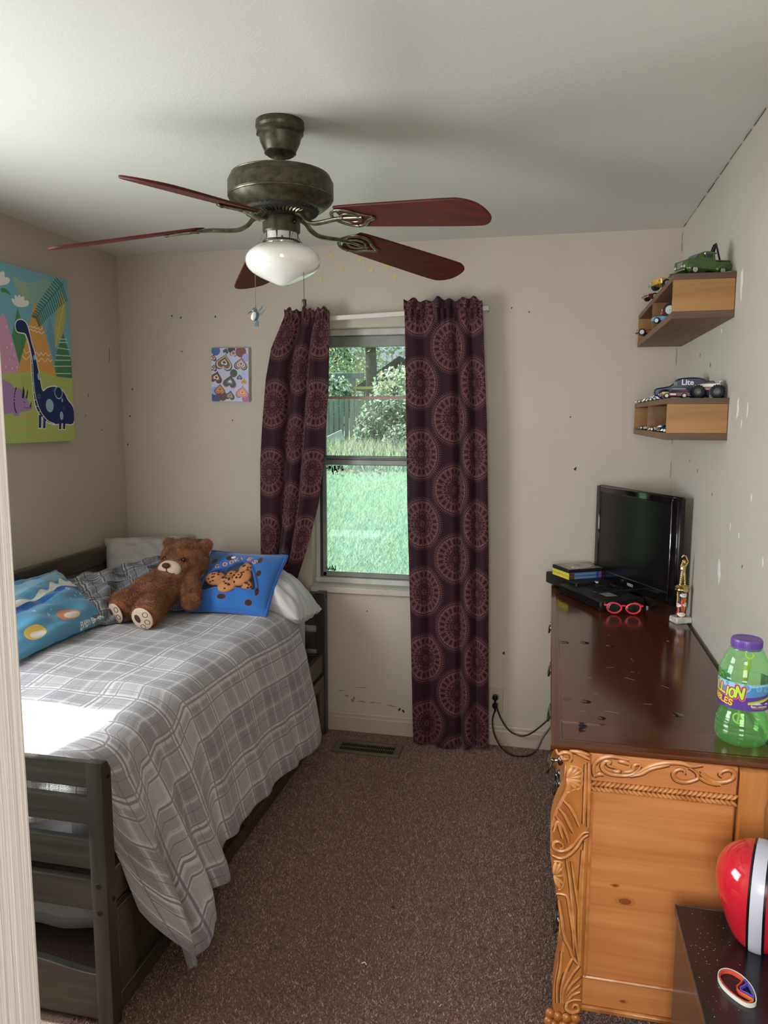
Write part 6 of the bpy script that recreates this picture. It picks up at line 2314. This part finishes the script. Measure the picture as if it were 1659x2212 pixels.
# ================================================================== pictures and stickers
DN = {
    'ground': [[-133,372],[134,390],[318,405],[485,422],[623,413],[765,396],[917,399],[920,-47],[-180,-16]],
    'pink': [[-136,351],[-112,547],[138,723],[165,698],[286,451],[259,398],[129,387]],
    'green': [[303,768],[337,704],[396,604],[286,453],[222,606]],
    'orange': [[508,824],[528,800],[625,636],[741,398],[485,420],[259,398],[398,620]],
    'bluetri': [[691,763],[786,576],[725,468],[633,649]],
    'rgreen': [[858,669],[955,508],[943,396],[741,398],[722,466],[773,565]],
    'leaf': [[879,915],[907,861],[909,778],[858,672],[803,623],[761,580],[742,573],[746,663],[771,776],[818,863]],
    'leafvein': [[898,900],[877,830],[814,713],[756,586]],
    'fernspine': [[521,731],[621,804],[761,896],[892,975]],
    'palmspine': [[275,937],[358,922],[432,918],[568,942],[688,982]],
    'cloud1': [[146,945],[167,953],[180,944],[182,922],[212,926],[237,914],[214,892],[167,879],[78,867],[85,931]],
    'cloud2': [[239,807],[261,816],[277,811],[278,831],[294,838],[309,829],[326,841],[339,844],[352,833],[375,841],[390,833],[390,818],[426,822],[441,807],[417,789],[362,778],[309,775],[267,783]],
    'sleaf': [[133,857],[174,861],[214,850],[235,831],[182,837],[133,837]],
    'body': [[269,656],[277,683],[314,701],[364,701],[400,683],[422,643],[443,586],[470,535],[500,455],[521,387],[549,306],[612,324],[697,335],[771,328],[830,302],[877,257],[949,206],[938,111],[784,111],[672,107],[578,125],[511,158],[460,206],[443,265],[434,346],[430,425],[432,490],[417,558],[396,604],[371,631],[330,632],[286,635]],
    'belly': [[381,627],[409,584],[434,517],[445,464],[445,346],[466,250],[515,180],[591,130],[684,108]],
    'bellyo': [[371,623],[392,583],[422,505],[428,464],[426,346],[437,250],[479,180],[566,122],[648,107]],
    'rhino': [[-138,337],[76,359],[133,348],[174,340],[218,313],[271,314],[316,295],[354,252],[400,211],[392,192],[303,181],[254,176],[252,156],[189,156],[186,174],[129,169],[-159,160]],
    'horn1': [[294,258],[318,331],[330,295],[316,258]],
    'horn2': [[339,258],[367,316],[369,291],[354,258]],
    'horn3': [[379,207],[407,244],[400,209]],
    'frill': [[233,313],[214,281],[203,229],[205,199],[218,177]],
    'leg1': [[487,163],[517,158],[506,85],[475,86]],
    'leg2': [[540,141],[570,130],[559,81],[530,82]],
    'leg3': [[741,112],[777,112],[765,73],[737,75]],
    'leg4': [[795,112],[830,112],[820,74],[792,75]],
    'z1': [[424,672],[447,679],[470,671],[492,678],[513,668],[538,676],[559,665],[593,682]],
    'z2': [[428,653],[451,660],[472,652],[496,658],[517,647],[540,654],[574,645],[604,657]],
    'z3': [[347,538],[364,523],[384,519],[409,531]],
    'z3b': [[489,531],[508,527],[530,513],[555,532],[581,517],[614,534],[640,519],[678,528]],
    'z4': [[324,502],[366,481],[392,491],[422,508]],
    'z4b': [[494,497],[521,479],[557,499],[600,481],[638,502],[667,487],[695,499]],
    's1': [[303,147],[331,152],[341,144],[375,152],[392,141],[443,150]],
    's2': [[186,84],[218,88],[248,78],[292,86],[350,80]],
    's3': [[413,41],[464,45],[521,33],[580,41],[657,33]],
    'rl1': [[805,630],[905,636]],
    'rl2': [[794,609],[917,617]],
    'rl3': [[771,575],[938,573]],
    'rl4': [[746,528],[939,534]],
    'rl5': [[733,497],[943,508]],
    'rl6': [[722,460],[945,471]],
    'rl7': [[741,417],[939,424]],
    'spots': [[631,219],[782,158],[756,300],[502,272],[470,498],[513,390],[801,254],[818,203],[689,313]],
    'pdots': [[165,647],[210,557],[159,534],[233,497],[180,471],[134,428],[205,421],[258,431]],
    'eye': [[337,675]],
}

p = Paint(760, 1050, '#79b4c4')
P_ = lambda k: [(a / 1000, b_ / 1000) for a, b_ in DN[k]]
p.poly([(0, .35), (0, .62), (.15, .7), (.3, .5), (.3, .35)], '#79b4c4')
p.poly(P_('pink'), '#d69cbb')
for q in P_('pdots'):
    p.ell(q[0], q[1], .005, .010, '#f0e0e8')
p.poly(P_('green'), '#4d8c5c')
p.poly(P_('bluetri'), '#6ba0b6')
p.line(P_('bluetri'), .005, '#8db9c9', closed=True)
p.poly(P_('orange'), '#e0a254')
for k in ('z1', 'z2', 'z3', 'z3b', 'z4', 'z4b'):
    p.line(P_(k), .007, '#f2e6d2', smooth=4)
p.poly(P_('leaf'), '#b9b862', 4)
p.line(P_('leafvein'), .005, '#dcdba8', smooth=5)
for k in range(7):
    x, y = np.array([.895, .90]) * (1 - k / 7) + np.array([.765, .60]) * k / 7
    p.line([(x, y), (x - .09, y + .03)], .003, '#d4d39c')
    p.line([(x, y), (x + .06, y + .05)], .003, '#d4d39c')
p.poly([(a, b_) for a, b_ in P_('rgreen')] + [], '#4c8560')
for k in range(1, 8):
    p.line(P_('rl%d' % k), .007, '#dfe6da')
p.poly([(a if a < 900 / 1000 else a + .15, b_) for a, b_ in P_('ground')], '#b3c26c')
p.poly([(.741, .398), (.943, .396), (1, .40), (1, .5), (.95, .5), (.722, .46)], '#4c8560')
for k in range(5, 8):
    p.line(P_('rl%d' % k), .007, '#dfe6da')
q = spline(P_('palmspine'), 8)
for k in range(0, len(q) - 1):
    t_ = k / len(q)
    p.line([q[k], q[k] + np.array([.02 + .10 * t_, -.055 - .055 * math.sin(PI * t_)])], .007, '#a9bd8c', smooth=0)
p.line(q, .008, '#a9bd8c')
q = spline(P_('fernspine'), 12)
for k in range(0, len(q) - 1, 2):
    t_ = k / len(q)
    p.line([q[k], q[k] + np.array([-.05 - .03 * t_, .004 + .03 * t_])], .013, '#3f7b66')
    p.line([q[k], q[k] + np.array([.03 + .03 * t_, -.045 - .05 * t_])], .013, '#3f7b66')
p.line(q, .007, '#3f7b66')
p.poly(P_('cloud1'), '#eef0ee', 4)
p.poly(P_('cloud2'), '#eef0ee', 3)
p.poly(P_('sleaf'), '#4d8c5c', 4)
p.poly(P_('rhino'), '#ab89bb', 3)
for k in ('horn1', 'horn2', 'horn3'):
    p.poly(P_(k), '#1c1a22')
for q in spline(P_('frill'), 3):
    p.ell(q[0], q[1], .006, .008, '#1c1a22')
p.line([(.31, .205), (.35, .203), (.40, .202)], .004, '#5a3f5e')
p.ell(.318, .235, .004, .007, '#1c1a22')
p.line(P_('body'), .018, '#f2f2ea', closed=True, smooth=4)
for k in range(1, 5):
    p.line(P_('leg%d' % k), .014, '#f2f2ea', closed=True)
for k in range(1, 5):
    p.poly(P_('leg%d' % k), '#1b2b5e')
p.poly(P_('body'), '#1b2b5e', 4)
p.line(P_('belly'), .008, '#eceff0', smooth=5)
b1, b2 = spline(P_('belly'), 4), spline(P_('bellyo'), 4)
for k in range(0, len(b1), 2):
    p.line([b1[k], b2[min(k, len(b2) - 1)]], .005, '#eceff0')
for (x, y), (a, b_, fill) in zip(P_('spots'), [(.05, .056, 1), (.024, .036, 1), (.055, .055, 0), (.015, .018, 0), (.014, .022, 1), (.018, .03, 1), (.010, .018, 1), (.011, .013, 0), (.009, .011, 0)]):
    p.ell(x, y, a, b_, '#9dc4cb')
    if not fill:
        p.ell(x, y, a * .82, b_ * .82, '#1b2b5e')
p.ell(.337, .675, .005, .006, '#0a0f22')
for k in ('s1', 's2', 's3'):
    p.line(P_(k), .012, '#e3a765', smooth=4)
t = thing('dinosaur_canvas', 'canvas print of a navy long-necked dinosaur on the left wall', 'picture', (0, -.706, 1.87))
MB().box(.002, .031, -.97, -.466, 1.505, 2.234, .003).build('stretcher', mat('canvas_edge', '#8aa98c', .8), t)
mb = MB().add([(.0317, -.97, 1.505), (.0317, -.466, 1.505), (.0317, -.466, 2.234), (.0317, -.97, 2.234)], [(0, 1, 2, 3)], uv=[(0, 0), (.955, 0), (.955, 1), (0, 1)])
mb.build('printed_canvas', imgmat('dinosaur_print', p.image('dinosaur_print'), .75, bump=.1, bs=700), t, smooth=0)

p = Paint(520, 690, '#b9bcd0')


def heart(cx, cy, s_, rot, cols):
    w = np.linspace(0, 2 * PI, 40, endpoint=False)
    hx = 16 * np.sin(w) ** 3 / 17
    hy = (13 * np.cos(w) - 5 * np.cos(2 * w) - 2 * np.cos(3 * w) - np.cos(4 * w) + 2) / 17
    c, sn = math.cos(R(rot)), math.sin(R(rot))
    for k, col in enumerate(cols):
        q = s_ * (1 - k / len(cols) * .92)
        p.poly([(cx + q * (x * c - y * sn), cy + q * (x * sn + y * c) / p.asp) for x, y in zip(hx, hy)], col)


for x, y, s_, c in ((.12, .95, .12, '#3a5a9a'), (.8, .93, .14, '#7a3a3a'), (.93, .82, .1, '#9aa3cf'), (.1, .06, .14, '#24366a'), (.55, .98, .1, '#2a2f2a'), (.9, .5, .1, '#aab3da'), (.6, .53, .1, '#40423a'), (.3, .1, .12, '#5a1f24'), (.08, .2, .1, '#8d9ad0'), (.92, .06, .1, '#b0508a')):
    p.ell(x, y, s_, s_, c)
dk = '#20262e'
heart(.35, .74, .25, 168, [dk, '#c9c2a8', '#9c3c34', '#4d5a30', '#4d5a30', '#e2d6c8', '#5a2a2a'])
heart(.80, .71, .19, 172, [dk, '#8d9a98', '#7d3b44', '#e6ddd6', '#a33a36', '#e4d9d0', '#4d5a40'])
heart(.13, .46, .18, 165, [dk, '#4a2420', '#6b2f24', '#b06a3a', '#eee4dc', '#26221e'])
heart(.50, .38, .20, 170, ['#8a5264', dk, '#2f4a38', '#3f5f44', '#6a7d88', '#c7ccd2'])
heart(.05, .82, .10, 170, [dk, '#8a2a2e', '#e0d0c8', '#6a1f24'])
heart(.06, .63, .10, 170, [dk, '#7a2a2e', '#dcd4cc', '#5a2024'])
heart(.60, .91, .10, 170, [dk, '#dcd0cc', '#c58a7c', '#b5706a', '#4a3230'])
heart(.40, .95, .08, 160, ['#23282a', '#5a5f54', '#2a2f2c'])
heart(.22, .23, .16, 175, ['#5a2a24', '#c0763e', '#b4612e', '#d8964e', '#4d5a30'])
heart(.83, .18, .19, 175, ['#8a5a84', '#b98ab8', '#c7744a', '#e6b45a', '#d8402a', '#f0d8c0', '#d83a30'])
heart(.50, .12, .14, 170, [dk, '#5a2a26', '#8a7a5c', '#b0a07a', '#6a5a44'])
heart(.76, .46, .08, 175, [dk, '#7a5a66', '#9a7a84'])
heart(.88, .38, .08, 178, ['#c07a4a', '#d89a5a', '#b0622e'])
heart(.30, .09, .07, 172, ['#3a1a1c', '#6b2428'])
t = thing('heart_painting', 'small canvas painted with many ringed hearts on the far wall', 'picture', (.622, -.01, 1.83))
RMh = rotm(0, .8, 0)
MB().xf(RMh, (.622, -.012, 1.828)).box(-.101, .101, -.010, .010, -.134, .134, .002).build('stretcher', mat('canvas_side', '#c9c6c2', .8), t)
mb = MB().xf(RMh, (.622, -.0225, 1.828)).add([(-.1, 0, -.133), (.1, 0, -.133), (.1, 0, .133), (-.1, 0, .133)], [(0, 1, 2, 3)], uv=[(0, 0), (1, 0), (1, 1), (0, 1)])
mb.build('painted_canvas', imgmat('heart_paint', p.image('heart_paint'), .4, bump=.25, bs=250), t, smooth=0)

STARS = ['pale yellow star sticker highest on the far wall, just right of the lamp globe', 'star sticker second along the upper arc, half behind the fan blade',
         'pale star sticker left of centre in the lower row on the far wall', 'star sticker in the lower row straight below the fan blade tip',
         'star sticker right of the lower row, above the window', 'pale star sticker farthest right of the seven on the far wall',
         'lowest star sticker, beside the right edge of the lamp globe']
M_star = mat('glow_star', '#c6bd78', .6)
for i, (x, z) in enumerate([(1.148, 2.393), (1.294, 2.366), (1.204, 2.327), (1.351, 2.315), (1.428, 2.330), (1.467, 2.283), (1.096, 2.278)]):
    a0 = .3 * i
    pts = [(x + (.018 if k % 2 == 0 else .0075) * math.sin(a0 + k * PI / 5), z + (.018 if k % 2 == 0 else .0075) * math.cos(a0 + k * PI / 5)) for k in range(10)]
    o = MB().prism(pts, -.0015, -.0002, 'y').build('star_sticker', M_star, smooth=0)
    tag(o, STARS[i], 'sticker', 'star stickers on the far wall')

# ================================================================== floor vent, outlet, cords
t = thing('floor_vent', 'olive-brown slotted floor register in the carpet below the window', 'floor vent', (1.38, -.2, 0))
M_vent = mat('vent_metal', '#6a6450', .45, metal=.3)
mb = MB()
x0, x1, y0, y1 = 1.213, 1.548, -.268, -.140
for a in ((x0, x1, y0, y0 + .022), (x0, x1, y1 - .022, y1), (x0, x0 + .03, y0 + .022, y1 - .022), (x1 - .03, x1, y0 + .022, y1 - .022)):
    mb.box(*a, .001, .009, .002)
mb.build('vent_frame', M_vent, t)
MB().box(x0 + .028, x1 - .028, y0 + .02, y1 - .02, .0005, .0012).build('vent_shaft', mat('vent_dark', '#0c0b0a', .9), t, smooth=0)
for k in range(27):
    x = x0 + .033 + k * .0103
    MB().xf(rotm(0, 30, 0), (x, -.204, .005)).box(-.0012, .0012, -.043, .043, -.004, .004).build('slat', M_vent, t, smooth=0)
MB().box(x0 + .028, x1 - .028, -.207, -.201, .004, .0065).build('centre_bar', M_vent, t, smooth=0)

t = thing('wall_outlet', 'white wall outlet low on the far wall beside the right curtain', 'outlet', (1.985, 0, .228))
MB().box(1.950, 2.022, -.006, -.0003, .168, .288, .003).build('cover_plate', mat('outlet_plate', '#b5a999', .4), t)
for z in (.208, .248):
    MB().box(1.968, 2.002, -.0075, -.005, z - .014, z + .014, .002).build('socket', mat('outlet_socket', '#a89c8c', .4), t)


def cord(label, zp, pts):
    t = thing('power_cord', label, 'power cord', (1.985, -.03, zp), group='power cords at the outlet')
    mb = MB().box(1.972, 1.998, -.040, -.0078, zp - .012, zp + .012, .006)
    mb.tube([(1.985, -.028, zp - .008), (1.986, -.03, zp - .026)], [.008, .004], 8)
    mb.build('plug', M_black, t)
    MB().tube(spline(pts, 10), .0038, 8).build('cable', M_black, t)


cord('black cord whose plug sits in the upper socket, looping to the dresser', .250,
     [(1.986, -.03, .228), (2.01, -.035, .16), (2.05, -.04, .10), (2.10, -.04, .072), (2.15, -.05, .085), (2.21, -.06, .14), (2.26, -.07, .20)])
cord('black cord whose plug sits in the lower socket, sagging onto the carpet', .208,
     [(1.986, -.03, .185), (1.975, -.04, .14), (1.985, -.06, .08), (2.02, -.09, .03), (2.07, -.12, .007), (2.14, -.12, .006), (2.19, -.10, .03), (2.22, -.08, .09), (2.26, -.07, .15)])

# lint and crumbs on the carpet
for i, (x, y, s_, c, lab) in enumerate([(1.75, -1.35, .006, '#2a2220', 'tiny dark crumb lying on the carpet in mid-room'), (1.66, -1.52, .005, '#3a302c', 'tiny brown crumb on the carpet nearest the bed'),
                                        (1.72, -1.62, .009, '#d8cfc8', 'small pale thread lying on the open carpet')]):
    mb = MB()
    mb.tube([(x - s_, y, .006), (x, y + s_ * .5, .008), (x + s_ * .8, y - s_ * .3, .006)], .0018, 6)
    tag(mb.build('crumb' if i < 2 else 'thread', mat('crumb_%s' % 'abc'[i], c, .9)), lab, 'crumb' if i < 2 else 'thread')
